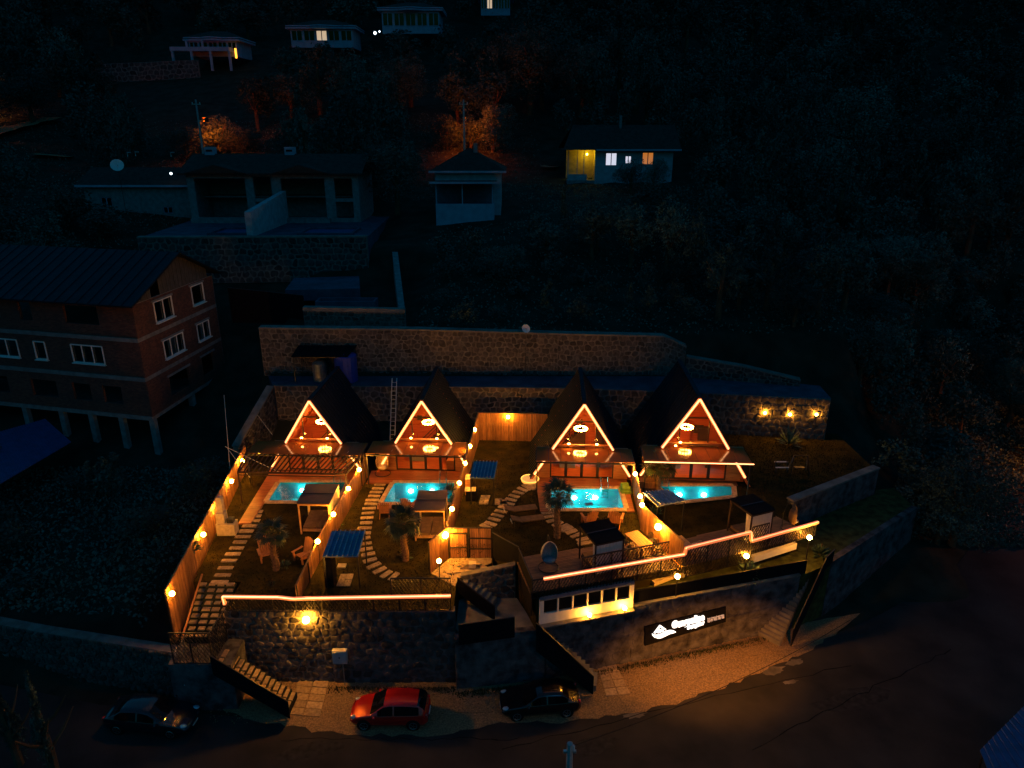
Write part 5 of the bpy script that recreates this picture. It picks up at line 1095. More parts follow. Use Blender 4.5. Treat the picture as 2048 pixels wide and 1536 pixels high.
def dish(label, px, py, Y_, zb_, r=.32):
    p = YP(px, py, Y_); t = thing('satellite_dish', label, 'satellite dish', (p.x, p.y, zb_)); b = MB(); vs_ = [(0, 0, 0)]; n = 14
    ax = Vector((.35, -.8, .45)).normalized(); u = ax.cross(Vector((0, 0, 1))).normalized(); v = u.cross(ax)
    vs_ = [p - ax * .1] + [p + (u * cos(2 * pi * k / n) + v * sin(2 * pi * k / n)) * r * f + ax * (-.1 + .1 * f * f) for f in (.5, 1) for k in range(n)]
    build(b.add(vs_, [(0, 1 + k, 1 + (k + 1) % n) for k in range(n)] + [(1 + k, 1 + n + k, 1 + n + (k + 1) % n, 1 + (k + 1) % n) for k in range(n)]), 'reflector', 'white', t)
    build(MB().tube([p + ax * .3, p - v * r * .8], .015, 5), 'feed_arm', 'galv', t); build(MB().tube([(p.x, p.y + .1, zb_), (p.x, p.y + .1, p.z)], .03, 6), 'mast', 'darkmetal', t)
dish('white satellite dish on a mast above the upper rubble wall', 1052, 657, 59.0, 9.6, .38); dish('white satellite dish left of the unfinished double house', 234, 330, 95, 20, .8)
wb = thing('meter_box', 'white square meter box on the front stone wall', 'box', YP(678, 1330, 32.6)); q = [YP(664, 1301, 32.6), YP(693, 1303, 32.6)]
x0, x1 = q[0].x, q[1].x; zt_ = q[0].z; build(MB().bb(x0, x1, 32.5, 32.8, zt_ - .85, zt_), 'housing', 'offwhite', wb); build(MB().bb(x0 + .04, x1 - .04, 32.47, 32.498, zt_ - .8, zt_ - .05), 'door', 'offwhite', wb); build(MB().bb((x0 + x1) / 2 - .04, (x0 + x1) / 2 + .04, 32.45, 32.47, zt_ - .45, zt_ - .36), 'lock', 'darkmetal', wb)
build(MB().beam(((x0 + x1) / 2 + .1, 32.7, 0), ((x0 + x1) / 2 + .1, 32.7, zt_ - .85), .05), 'conduit', 'concrete', wb)
p = Z(378, 1395, 0); eb = thing('electricity_box', 'bluish white electricity box on a plinth at the corner of the rubble wall', 'box', (p.x, p.y, 0))
build(MB().bb(p.x - .15, p.x + .2, p.y - .1, p.y + .15, 0, .8), 'plinth', 'slabc', eb); build(MB().bb(p.x - .38, p.x + .35, p.y - .2, p.y + .22, .8, 1.75), 'housing', 'bluewhite', eb); build(MB().bb(p.x - .33, p.x + .3, p.y - .23, p.y - .203, .85, 1.7), 'door', 'bluewhite', eb)
tag(build(MB().tube([(-18.55, 32.0, 3.45), (-18.5, 31.6, 3.3), (-18.35, 31.2, 1.9), (-18.0, 31.0, 1.8), (-17.9, 30.9, 1.7)], .04, 6), 'drain_pipe', 'offwhite'), 'pale pipe running down to the electricity box', 'pipe')
tag(build(MB().beam((-18.3, 35.6, 5.6), (-18.0, 31.6, 4.2), .09, .07), 'handrail', 'clay'), 'slanting handrail between the long fence and the stone stairs', 'handrail')
for i, (p0, p1, lab) in enumerate((((450, 893, 48), (560, 945, 46), 'pale stay cable slanting across the pergola'), ((448, 790, 52), (460, 938, 47), 'pale cable rising beside the end of the long fence'), ((515, 830, 53), (545, 870, 52), 'thin pale cable left of the first cabin roof'), ((455, 897, 49), (500, 955, 46), 'second pale stay cable at the pergola corner'))):
    tag(build(MB().tube([YP(*p0), YP(*p1)], .025, 5), 'stay_cable', 'palecable'), lab, 'cable')

# ------------------------------------------------------------------ cars
def car(label, x, y, rz, L, Wc, Hc, m, kind):
    t = thing('parked_car', label, 'car', (x, y, .05), rz)       # local: front towards -x
    hb = kind == 'hatch'
    kx = [0, .03, .10, .20, .27, .33, .44, .52, .64, .76, .84 if not hb else .88, .91 if not hb else .95, .97, 1.0]
    belt = [.55, .66, .76, .84, .88, .90, .91, .92, .93, .94, .95, .95, .90, .62]
    if hb: roof = [.55, .70, .80, .90, .95, 1.10, Hc - .06, Hc, Hc + .01, Hc - .01, Hc - .07, 1.25, 1.0, .62]
    else: roof = [.50, .64, .74, .82, .88, 1.02, Hc - .08, Hc, Hc, Hc - .04, 1.12, .98, .92, .62]
    wf = [.72, .86, .95, .99, 1, 1, 1, 1, 1, 1, .99, .97, .92, .78]
    N = 52; P = []
    for i in range(N + 1):
        u = i / N; X_ = u * L - L / 2; wv = np.interp(u, kx, wf) * Wc / 2; bz = np.interp(u, kx, belt); rz_ = max(np.interp(u, kx, roof), bz + .02)
        k = min(1, max(0, (rz_ - bz) / .45)); wr = wv * (.93 - .17 * k)
        zb_ = .22 + .12 * max(0, (.06 - u) / .06) + .12 * max(0, (u - .94) / .06)
        P.append([(wv * .8, zb_), (wv * .97, zb_ + .06), (wv, .45), (wv * .995, .62), (wv * .975, bz - .05), (wv * .94, bz), (wr, rz_ - .07 * k - .01), (wr * .93, rz_ - .02), (wr * .6, rz_ + .02), (0, rz_ + .035)]); P[-1] = [(X_ + (.06 * (q[0] / (Wc / 2)) ** 2 * (1 if u < .1 else (-1 if u > .9 else 0))), q[0], q[1]) for q in P[-1]]
    m_ = 10; vs_ = []
    for row in P: vs_ += [(a, b, c) for a, b, c in row] + [(a, -b, c) for a, b, c in row]
    body, gl_, wsh = [], [], []
    for i in range(N):
        u = (i + .5) / N; rz_ = np.interp(u, kx, roof); bz = np.interp(u, kx, belt)
        for j in range(m_ - 1):
            for sd in (0, 1):
                o = sd * m_; f = (i * 2 * m_ + o + j, (i + 1) * 2 * m_ + o + j, (i + 1) * 2 * m_ + o + j + 1, i * 2 * m_ + o + j + 1)
                if sd: f = f[::-1]
                f = f[::-1]
                slope_f = kx[4] < u < kx[6]; slope_r = (kx[9] if not hb else kx[10] - .01) < u < (kx[10] if not hb else kx[11] + .02)
                if j == 5 and .36 < u < (.83 if not hb else .88) and not .555 < u < .575: gl_.append(f)
                elif j >= 7 and (slope_f or slope_r): wsh.append(f)
                else: body.append(f)
    e0 = [k for k in range(m_)] + [m_ + k for k in range(m_)][::-1]; body.append(tuple(e0)); body.append(tuple(N * 2 * m_ + k for k in e0)[::-1])
    body += [((i + 1) * 2 * m_, i * 2 * m_, i * 2 * m_ + m_, (i + 1) * 2 * m_ + m_) for i in range(N)]
    bl = lambda mb, nm, mm, par=t, sm=False: build(mb, nm, mm, par, local=True, smooth=sm)
    bl(MB().add(vs_, body), 'body', m, sm=True); bl(MB().add(vs_, gl_), 'side_window', 'carglass', sm=True); bl(MB().add(vs_, wsh), 'windscreen', 'carglass', sm=True)
    for X_ in (-L / 2 + L * .19, L / 2 - L * .19):
        for s in (-1, 1):
            yy = s * (Wc / 2 - .1); ty = bl(MB().tube([(X_, yy - .1, .31), (X_, yy + .1, .31)], .31, 20), 'wheel', 'rubber'); rm = MB()
            for k in range(5): a = 2 * pi * k / 5; rm.beam((X_, yy + s * .105, .31), (X_ + .2 * cos(a), yy + s * .105, .31 + .2 * sin(a)), .05, .02)
            rm.tube([(X_ + .21 * cos(2 * pi * k / 18), yy + s * .103, .31 + .21 * sin(2 * pi * k / 18)) for k in range(19)], .018, 5); bl(rm, 'rim', 'rim', ty)
            bl(MB().tube([(X_, s * (Wc / 2 - .04), .33), (X_, s * (Wc / 2 + .004), .33)], .37, 20), 'wheel_arch', 'rubber')
    for s in (-1, 1):
        bl(MB().sph((-L / 2 + .26, s * (Wc / 2 - .27), .69), .16, 10, 6, (1.3, .9, .45)), 'headlight', 'headl', sm=True); bl(MB().sph((L / 2 - .12, s * (Wc / 2 - .24), .82), .12, 10, 6, (.7, 1, 1)), 'taillight', 'taill', sm=True)
        bl(MB().sph((-L * .17, s * (Wc / 2 + .1), .95), .1, 8, 6, (.8, 1, .7)), 'mirror', m, sm=True)
        for xx in (-.02, .22): bl(MB().box((L * xx + .3, s * (Wc / 2 + .005), .78), (.16, .03, .03)), 'door_handle', m)
    bl(MB().bb(-L / 2 - .02, -L / 2 + .1, -.4, .4, .42, .58), 'grille', 'darkmetal'); bl(MB().bb(-L / 2 - .03, -L / 2 + .05, -.25, .25, .32, .41), 'number_plate', 'white'); bl(MB().bb(L / 2 - .05, L / 2 + .02, -.25, .25, .5, .62), 'number_plate', 'white')
    return t
car('shiny red hatchback with its bonnet to the left parked on the gravel', -6.6, 30.3, .0, 4.25, 1.8, 1.5, 'carred', 'hatch')
car('black saloon parked on the gravel right of the red car', 1.55, 31.05, .10, 4.4, 1.78, 1.42, 'carblk', 'saloon')
car('dark blue saloon facing right below the rubble wall', -19.4, 29.9, pi - .1, 4.8, 1.85, 1.42, 'carnavy', 'saloon')

# ------------------------------------------------------------------ poles and street lamps
def upole(label, p, ht, zt, arm=False):
    t = thing('utility_pole', label, 'utility pole', (p.x, p.y, zt - ht)); build(MB().tube([(p.x, p.y, zt - ht), (p.x, p.y, zt)], [.2, .13], 8), 'pole', 'concpole', t)
    build(MB().beam((p.x - .7, p.y, zt - .7), (p.x + .7, p.y, zt - .7), .12), 'cross_arm', 'galv', t)
    for s in (-.6, 0, .6): build(MB().tube([(p.x + s, p.y, zt - .64), (p.x + s, p.y, zt - .4)], .06, 6), 'insulator', 'white', t)
    if arm: build(MB().tube([(p.x, p.y, zt - 3.3), (p.x + .3, p.y + 1.2, zt - 3.0)], .05, 6), 'lamp_arm', 'galv', t); build(MB().box((p.x + .35, p.y + 1.88, zt - 3.0), (.3, .08, .22)), 'lamp_glass', E_sod, t); hx, hy, hz = p.x + .35, p.y + 1.1, zt - 3.0; hm_ = MB().bb(hx - .3, hx + .3, hy, hy + .7, hz - .2, hz + .2); hm_.bb(hx - .34, hx - .305, hy, hy + 1.15, hz - .3, hz + .3); hm_.bb(hx + .305, hx + .34, hy, hy + 1.15, hz - .3, hz + .3); hm_.bb(hx - .34, hx + .34, hy, hy + 1.1, hz + .31, hz + .34); build(hm_, 'lamp_hood', 'darkmetal', t)
    return t
PL = YP(391, 199, 122); PR = YP(927, 199, 122)
upole('concrete utility pole in front of the left orange lit tree', PL, 10, PL.z, True); upole('concrete utility pole in front of the right orange lit trees', PR, 10, PR.z, True)
pb = YP(1140, 1487, 21); sp_ = thing('street_pole', 'top of a concrete street pole at the bottom edge', 'street pole', (pb.x, pb.y, 0))
build(MB().tube([(pb.x, pb.y, 0), (pb.x, pb.y, pb.z)], [.2, .12], 8), 'pole', 'concpole', sp_); build(MB().beam((pb.x - .25, pb.y, pb.z - .4), (pb.x + .25, pb.y, pb.z - .4), .1), 'bracket', 'galv', sp_); build(MB().tube([(pb.x + .15, pb.y, pb.z - .35), (pb.x + .15, pb.y, pb.z - .1)], .05, 6), 'insulator', 'white', sp_)
def wire(a, b, sag, lab, r=.02, grp=None):
    a, b = Vector(a), Vector(b); pts = [a.lerp(b, k / 16) - Vector((0, 0, sag * 4 * (k / 16) * (1 - k / 16))) for k in range(17)]; tag(build(MB().tube(pts, r, 4), 'overhead_wire', 'cable'), lab, 'wire', grp)
wire((pb.x + .15, pb.y, pb.z - .1), Z(1700, 1240, 4.5), .6, 'dark overhead wire crossing above the road')
for s in (-.6, .6): wire((PL.x + s, PL.y, PL.z - .4), (PR.x + s, PR.y, PR.z - .4), 1.2, ('left' if s < 0 else 'right') + ' one of two thin overhead wires between the utility poles', .02, 'wires between the utility poles')
sl_ = thing('street_lamp', 'street lamp just outside the lower right of the frame lighting the verge', 'street lamp', (15.5, 14.3, 0))
build(MB().tube([(15.5, 14.3, 0), (15.5, 14.3, 10.5), (14.9, 15.4, 11.1)], .09, 8), 'pole', 'galv', sl_); build(MB().box((14.8, 15.8, 11.12), (.3, .8, .1)), 'head', 'galv', sl_); build(MB().box((14.8, 15.8, 11.0), (.24, .6, .1)), 'lamp_glass', E_street, sl_)
ld = D.lights.new('beam', 'SPOT'); ld.energy = 31000; ld.color = (1, .30, .02); ld.spot_size = radians(21); ld.spot_blend = 1; ld.shadow_soft_size = .15
lo = D.objects.new('beam', ld); COL.objects.link(lo); lo.parent = sl_; lo.location = (14.7 - 15.5, 15.9 - 14.3, 10.85); tv = Vector((11.5, 35.2, 0)) - Vector((14.7, 15.9, 10.85)); lo.rotation_euler = tv.to_track_quat('-Z', 'Y').to_euler(); lo.scale = (1.9, 1, 1)


# ------------------------------------------------------------------ unfinished double house
dh = thing('double_house', 'unfinished concrete double house with wide dark openings and two chimneys', 'house', (-29.5, 92, 19))
X0, X1, YF = -40.2, -19.0, 91.0; zg = 19.05
struct('house_terrace', MB().prism([(-40.5, 78.1), (-15.8, 78.6), (-16.5, 101), (-41.5, 101)], 12, 19.05), 'blueconc', 'bare concrete terrace before the double house')
hs = [(.9, 7.2, zg + .6, zg + 5.3), (8.2, 10.4, zg + 2.9, zg + 5.5), (8.2, 10.4, zg + .05, zg + 2.5), (11.6, 17.0, zg + .6, zg + 5.3), (18.2, 20.4, zg + 2.9, zg + 5.3), (18.2, 20.4, zg + .5, zg + 2.5)]
build(MB().wall((X0, YF), (X1, YF), zg, zg + 5.9, .35, hs), 'front_wall', 'slabc', dh)
for k, (a, b) in enumerate(((0, 7.6), (11.0, 17.5))): build(MB().bb(X0 + a + .2, X0 + b, YF - .9, YF - .02, zg, zg + .55), 'porch_step', 'slabc', dh)
build(MB().bb(X0, X0 + .35, YF + .36, YF + 9, zg, zg + 5.9), 'side_wall', 'slabc', dh); build(MB().bb(X1 - .35, X1, YF + .36, YF + 9, zg, zg + 5.9), 'side_wall', 'slabc', dh)
build(MB().bb(X0 + .4, X1 - .4, YF + 6, YF + 6.2, zg, zg + 5.9), 'inner_wall', 'slabc', dh); build(MB().bb(X0 + .4, X1 - .4, YF + 3.5, YF + 6, zg + 2.7, zg + 2.9), 'inner_floor', 'slabc', dh)
rf = MB(); ze = zg + 5.95; rf.add([(X0 - .7, YF - .8, ze), (X1 + .7, YF - .8, ze), (X1 + .7, YF + 4.6, ze + 2.1), (X0 - .7, YF + 4.6, ze + 2.1), (X0 - .7, YF + 9.8, ze), (X1 + .7, YF + 9.8, ze)], [(0, 1, 2, 3), (3, 2, 5, 4)])
rf.prism([(X0 - .7, YF - .8), (X1 + .7, YF - .8), (X1 + .7, YF + 9.8), (X0 - .7, YF + 9.8)], ze - .2, ze - .01); r_ = build(rf, 'roof', 'rust', dh)
for a, b in ((.2, 7.8), (10.9, 17.8)):          # two small cross gables
    m_ = (a + b) / 2; build(MB().add([(X0 + a, YF - 1, ze + .01), (X0 + b, YF - 1, ze + .01), (X0 + m_, YF - 1, ze + 1.0), (X0 + m_, YF + 2, ze + 1.05)], [(0, 1, 2), (0, 2, 3), (1, 3, 2)]), 'gable', 'rust', dh)
for x in (X0 + 1.0, X0 + 11.2): build(MB().bb(x, x + 1.2, YF + 4.2, YF + 5.2, ze + 1.6, ze + 2.9), 'chimney', 'bluewhite', dh); build(MB().bb(x + .2, x + 1.0, YF + 4.18, YF + 4.2, ze + 2.35, ze + 2.6), 'vent', 'black', dh)
tag(build(MB().prism([(-29.0, 78.6), (-28.3, 78.6), (-28.0, 90.8), (-28.6, 90.8)], 19, [21.7, 21.7, 22.9, 22.9]), 'dividing_wall', 'offwhite'), 'pale dividing wall standing between the two terrace halves', 'wall')
for i, (a, b) in enumerate(((-33.5, -29.6), (-23.5, -18.0))):
    pt_ = thing('empty_pool', f'empty unlit pool on the {("left", "right")[i]} half of the double house terrace', 'pool', ((a + b) / 2, 81.5, 19)); build(MB().bb(a, b, 80.0, 84.2, 19.06, 19.09), 'pool_floor', 'navyroof', pt_)
    e = MB(); e.bb(a - .3, b + .3, 79.6, 79.98, 19.06, 19.3); e.bb(a - .3, b + .3, 84.22, 84.6, 19.06, 19.3); e.bb(a - .3, a - .02, 79.98, 84.22, 19.06, 19.3); e.bb(b + .02, b + .3, 79.98, 84.22, 19.06, 19.3); build(e, 'pool_edge', 'blueconc', pt_)
flatb = MB().prism([Z(588, 556, 15.6).xy, Z(718, 552, 15.6).xy, Z(720, 577, 15.6).xy, Z(570, 580, 15.6).xy], 14.5, 15.6); tag(build(flatb, 'concrete_slab', 'blueconc'), 'smooth bluish concrete slab below the long rubble wall', 'slab')
a_, b_ = Z(633, 600, 15.3), Z(752, 600, 15.3); tg = thing('water_trough', 'low bluish concrete basin above the short rubble wall', 'basin', a_)
build(MB().bb(a_.x, b_.x, a_.y - .6, a_.y - .4, 14.2, 15.3), 'front_wall', 'blueconc', tg); build(MB().bb(a_.x, b_.x, a_.y + .8, a_.y + 1.0, 14.2, 15.3), 'rear_wall', 'blueconc', tg); build(MB().bb(a_.x, a_.x + .2, a_.y - .39, a_.y + .79, 14.2, 15.3), 'end_wall', 'blueconc', tg); build(MB().bb(b_.x - .2, b_.x, a_.y - .39, a_.y + .79, 14.2, 15.3), 'end_wall', 'blueconc', tg); build(MB().bb(a_.x + .21, b_.x - .21, a_.y - .39, a_.y + .79, 14.2, 14.6), 'floor', 'blueconc', tg)
tag(build(MB().prism([(-10.2, 62.4), (-9.6, 62.2), (-12.5, 78), (-13.1, 78)], 12, [14.9, 14.9, 17.5, 17.5]), 'boundary_wall', 'slabc'), 'narrow concrete wall climbing the slope right of the long rubble wall', 'wall')

# ------------------------------------------------------------------ generic small house
def house(label, x0, x1, y0, y1, z0, z1, holes, roofh, mw_='offwhite', over=.7, lit={}, roofm='rust', hip=True, belt=None):
    t = thing('house', label, 'house', ((x0 + x1) / 2, (y0 + y1) / 2, z0))
    build(MB().wall((x0, y0), (x1, y0), z0, z1, .25, [(a - x0, b - x0, c, d) for a, b, c, d in holes]), 'front_wall', mw_, t)
    build(MB().bb(x0, x0 + .25, y0 + .26, y1, z0, z1), 'side_wall', mw_, t); build(MB().bb(x1 - .25, x1, y0 + .26, y1, z0, z1), 'side_wall', mw_, t); build(MB().bb(x0 + .26, x1 - .26, y1 - .25, y1, z0, z1), 'rear_wall', mw_, t)
    for i, (a, b, c, d) in enumerate(holes):
        f = MB(); w = .1
        for q in (((a, c), (b, c)), ((a, d), (b, d)), ((a, c), (a, d)), ((b, c), (b, d)), (((a + b) / 2, c), ((a + b) / 2, d))): f.beam((q[0][0], y0 + .05, q[0][1]), (q[1][0], y0 + .05, q[1][1]), w)
        fo = build(f, 'window', 'bluewhite', t); m = lit.get(i, 'dglass'); build(MB().add([(a, y0 + .12, c), (b, y0 + .12, c), (b, y0 + .12, d), (a, y0 + .12, d)], [(0, 1, 2, 3)]), 'pane', m, fo)
    o = over; ym = (y0 + y1) / 2; e = (y1 - y0) / 2 if hip else -o
    v_ = [(x0 - o, y0 - o, z1), (x1 + o, y0 - o, z1), (x1 + o, y1 + o, z1), (x0 - o, y1 + o, z1), (x0 + e, ym, z1 + roofh), (x1 - e, ym, z1 + roofh)]
    r = MB().add(v_, [(0, 1, 5, 4), (1, 2, 5), (2, 3, 4, 5), (3, 0, 4), (3, 2, 1, 0)]); ro = build(r, 'roof', roofm, t)
    build(MB().bb(x0 - o, x1 + o, y0 - o - .06, y0 - o - .01, z1 - .22, z1 + .04), 'fascia', 'bluewhite', ro); return t
hm = house('small white house with brown hip roof in the middle of the slope', -9.6, -1.4, 92, 100, 18.4, 25.2, [(-8.6, -7.6, 19.3, 20.1), (-6.6, -5.6, 19.3, 20.1), (-4.6, -3.6, 19.3, 20.1)], 2.6)
build(MB().bb(-9.4, -2.2, 89.8, 91.9, 18.3, 21.4), 'porch_wall', 'bluewhite', hm); build(MB().bb(-9.9, -1.9, 89.2, 91.95, 23.9, 24.05), 'porch_roof', 'rust', hm); build(MB().bb(-10, -1.8, 89.1, 89.18, 23.85, 24.1), 'fascia', 'bluewhite', hm)
for x in (-9.3, -6.1, -2.4): build(MB().beam((x, 89.95, 21.4), (x, 89.95, 23.9), .12), 'post', 'bluewhite', hm)
build(MB().add([(-9.3, 90.2, 21.4), (-2.3, 90.2, 21.4), (-2.3, 90.2, 23.9), (-9.3, 90.2, 23.9)], [(0, 1, 2, 3)]), 'porch_glass', 'dglass', hm); build(MB().bb(-4.9, -4.4, 95, 95.5, 26.6, 28.4), 'chimney', 'slabc', hm)
hr_ = thing('porch_house', 'long low house with yellow lit porch and two lit windows among the trees', 'house', (17.5, 118, 22))
y0 = 114.0
def xw(px, Y_): return YP(px, 330, Y_).x
def zw(py, Y_): return YP(1200, py, Y_).z
xa, xb, xc = xw(1135, y0), xw(1190, y0), xw(1345, y0); zb_, zt_ = zw(362, y0), zw(300, y0)
W_ = [(xw(1211, y0), xw(1233, y0), zw(331, y0), zw(306, y0)), (xw(1250, y0), xw(1262, y0), zw(327, y0), zw(312, y0)), (xw(1284, y0), xw(1306, y0), zw(329, y0), zw(305, y0))]
build(MB().wall((xb, y0), (xc, y0), zb_ - 1.5, zt_, .3, [(a - xb, b - xb, c, d) for a, b, c, d in W_]), 'front_wall', 'offwhite', hr_)
for (a, b, c, d), m in zip(W_, (E_win, E_win, E_or)):
    f = MB()
    for q in (((a, c), (b, c)), ((a, d), (b, d)), ((a, c), (a, d)), ((b, c), (b, d)), (((a + b) / 2, c), ((a + b) / 2, d))): f.beam((q[0][0], y0 + .1, q[0][1]), (q[1][0], y0 + .1, q[1][1]), .12)
    fo = build(f, 'window', 'offwhite', hr_); build(MB().add([(a, y0 + .2, c), (b, y0 + .2, c), (b, y0 + .2, d), (a, y0 + .2, d)], [(0, 1, 2, 3)]), 'pane', m, fo)
build(MB().bb(xc - .3, xc, y0 + .31, y0 + 8, zb_ - 1.5, zt_), 'side_wall', 'bluewhite', hr_)
build(MB().bb(xa, xb, y0 + 3, y0 + 3.2, zb_, zt_), 'porch_wall', 'innery', hr_); build(MB().bb(xa, xb, y0, y0 + 3, zb_ - 1.5, zb_ + .1), 'porch_floor', 'slabc', hr_); build(MB().bb(xb - .01, xb + .2, y0 + .31, y0 + 3, zb_, zt_), 'inner_wall', 'innery', hr_)
for x in (xa + .1, xa + 1.5, (xa + xb) / 2 + .4): build(MB().beam((x, y0 + .1, zb_), (x, y0 + .1, zt_), .13), 'post', 'offwhite', hr_)
build(MB().bb(xa, xb - 1.2, y0, y0 + .08, zb_ + .1, zb_ + 1.0), 'porch_rail', 'offwhite', hr_); build(MB().sph((xb - 1.1, y0 + 1.8, zt_ - .7), .12, 8, 6), 'porch_bulb', E_yel, hr_)
rr = MB(); zr = zw(250, y0 + 5); rr.add([(xa - .8, y0 - 1, zt_ + .05), (xc + 1, y0 - 1, zt_ + .05), (xc + 1, y0 + 5, zr), (xa + 1, y0 + 5, zr), (xc + 1, y0 + 11, zt_), (xa - .8, y0 + 11, zt_)], [(0, 1, 2, 3), (3, 2, 4, 5), (5, 4, 1, 0)]); build(rr, 'roof', 'rust', hr_); build(MB().bb(xb, xc + 1, y0 - 1.1, y0 - 1.02, zt_ - .1, zt_ + .15), 'fascia', 'bluewhite', hr_); build(MB().bb(xw(1243, y0), xw(1247, y0), y0 + 4, y0 + 4.6, zr - .5, zr + 1.4), 'chimney', 'slabc', hr_)
# pale villas high on the hillside
def villa(label, px0, px1, pyt, pyb, Y_, bal=False, litw=None, glow=False):
    a = YP(px0, pyb, Y_); b = YP(px1, pyt, Y_); z0, z1 = a.z, b.z; x0, x1 = a.x, b.x; L = x1 - x0; Hh = z1 - z0
    t = thing('hillside_villa', label, 'villa', ((x0 + x1) / 2, Y_, z0 - 3))
    pl = 7; ws = []; n = 5; hol = []
    for k in range(n): s0 = L * (k + .10) / n; s1 = L * (k + .90) / n; hol.append((s0, s1, z0 + Hh * .22, z0 + Hh * .88))
    build(MB().wall((x0, Y_), (x1, Y_), z0 - .8, z1, .4, hol), 'front_wall', 'bluewhite', t)
    for i, (s0, s1, c, d) in enumerate(hol):
        f = MB(); f.beam((x0 + (s0 + s1) / 2, Y_ + .1, c), (x0 + (s0 + s1) / 2, Y_ + .1, d), .18); f.beam((x0 + s0, Y_ + .1, c), (x0 + s1, Y_ + .1, c), .2); fo = build(f, 'window', 'bluewhite', t)
        build(MB().add([(x0 + s0, Y_ + .25, c), (x0 + s1, Y_ + .25, c), (x0 + s1, Y_ + .25, d), (x0 + s0, Y_ + .25, d)], [(0, 1, 2, 3)]), 'pane', E_winf if litw == i else 'carglass', fo)
    build(MB().bb(x0, x0 + .4, Y_ + .41, Y_ + 10, z0 - .8, z1), 'side_wall', 'bluewhite', t); build(MB().bb(x1 - .4, x1, Y_ + .41, Y_ + 10, z0 - .8, z1), 'side_wall', 'bluewhite', t)
    c = MB(); arc = [(x0 - 1, Y_ + 10.5), (x0 - 1, Y_ - .7), (x0 + L * .28, Y_ - .7)] + [(x0 + L * .28 + L * .44 * k / 8, Y_ - .7 - 1.5 * sin(pi * k / 8)) for k in range(1, 8)] + [(x0 + L * .72, Y_ - .7), (x1 + 1, Y_ - .7), (x1 + 1, Y_ + 10.5)]
    build(c.prism(arc, z1, z1 + .35), 'cornice', 'bluewhite', t); build(MB().prism([(x, y + .35) for x, y in arc], z1 + .55, z1 + .8), 'cornice', 'bluewhite', t)
    build(MB().prism([(x * 1 + (x0 + x1) / 2 * 0, y + .6) for x, y in arc], z1 + .36, z1 + .54), 'roof_edge', 'rust', t)
    h_ = MB(); xm = (x0 + x1) / 2; h_.add([(x0 - .8, Y_ - .3, z1 + .82), (x1 + .8, Y_ - .3, z1 + .82), (x1 + .8, Y_ + 10.3, z1 + .82), (x0 - .8, Y_ + 10.3, z1 + .82), (xm - 2, Y_ + 5, z1 + 2.6), (xm + 2, Y_ + 5, z1 + 2.6)], [(0, 1, 5, 4), (1, 2, 5), (2, 3, 4, 5), (3, 0, 4)]); build(h_, 'roof', 'rust', t)
    if bal:
        zb2 = z0 + .2; build(MB().bb(x0 - 3.5, x1 - 1, Y_ - 2.6, Y_ - .01, zb2, zb2 + .9), 'balcony', 'bluewhite', t)
        for k in range(4): xx = x0 - 3.3 + (L + 2) * k / 3; build(MB().bb(xx, xx + .5, Y_ - 2.6, Y_ - 2.1, zb2 - 4.2, zb2), 'column', 'bluewhite', t)
        for xx in (x0 + L * .02, x0 + L * .35): build(MB().bb(xx, xx + .4, Y_ - 2.5, Y_ - 2.1, zb2 + .9, z1), 'column', 'bluewhite', t)
    if glow: build(MB().bb(x1 - .2, x1 + .2, Y_ - 1.2, Y_ - 1, z0 - 1.2, z0 + .9), 'wall_light', emit('villa_lamp', (1, .35, .02), 3.2), t)
    return t
E_winf = emit('far_lit_window', (1, .72, .45), .55)
villa('pale two storey hillside villa with balcony and orange wall light at the upper left', 380, 472, 82, 106, 183, True, None, True)
villa('pale hillside villa with curved cornice and one lit window', 583, 704, 58, 88, 192, False, 2)
villa('pale hillside villa with curved cornice cut by the top edge', 765, 878, 22, 60, 198, False, None); villa('pale hillside villa at the top edge behind the tall tree', 962, 1020, -6, 24, 203, False, 1)
for i, (px, py) in enumerate([(750, 66), (759, 63)]):
    p = YP(px, py, 190); tag(build(MB().sph(p, .38 - .16 * i, 8, 6), 'far_lamp', emit('far_lamp_glow', (.7, .85, 1), 3)), ('white', 'smaller white')[i] + ' far lamp left of the villa at the top edge', 'lamp')
# old shed house on the far left slope
so = house('dark old house with patched walls left of the double house', -56, -42, 96, 104, 18.6, 23.2, [(-54, -52.6, 20.4, 21.6), (-46, -44.8, 19.6, 20.4)], 2.0, 'slabc', hip=False)
p = YP(342, 347, 95); tag(build(MB().sph(p, .16, 8, 6), 'wall_lamp', emit('far_bulb', (.9, .95, 1), 5)), 'tiny white lamp at the wall between the old house and the double house', 'lamp')
for i, (px, py) in enumerate([(254, 305), (270, 304), (341, 305)]):
    p = YP(px, py, 99); tag(build(MB().tube([p - Vector((0, 0, .5)), p, p + Vector((.5, 0, 0))], .07, 5), 'roof_pipe', 'galv'), f'small stove pipe on the old house roof, {("leftmost", "middle", "rightmost")[i]} of three', 'pipe')
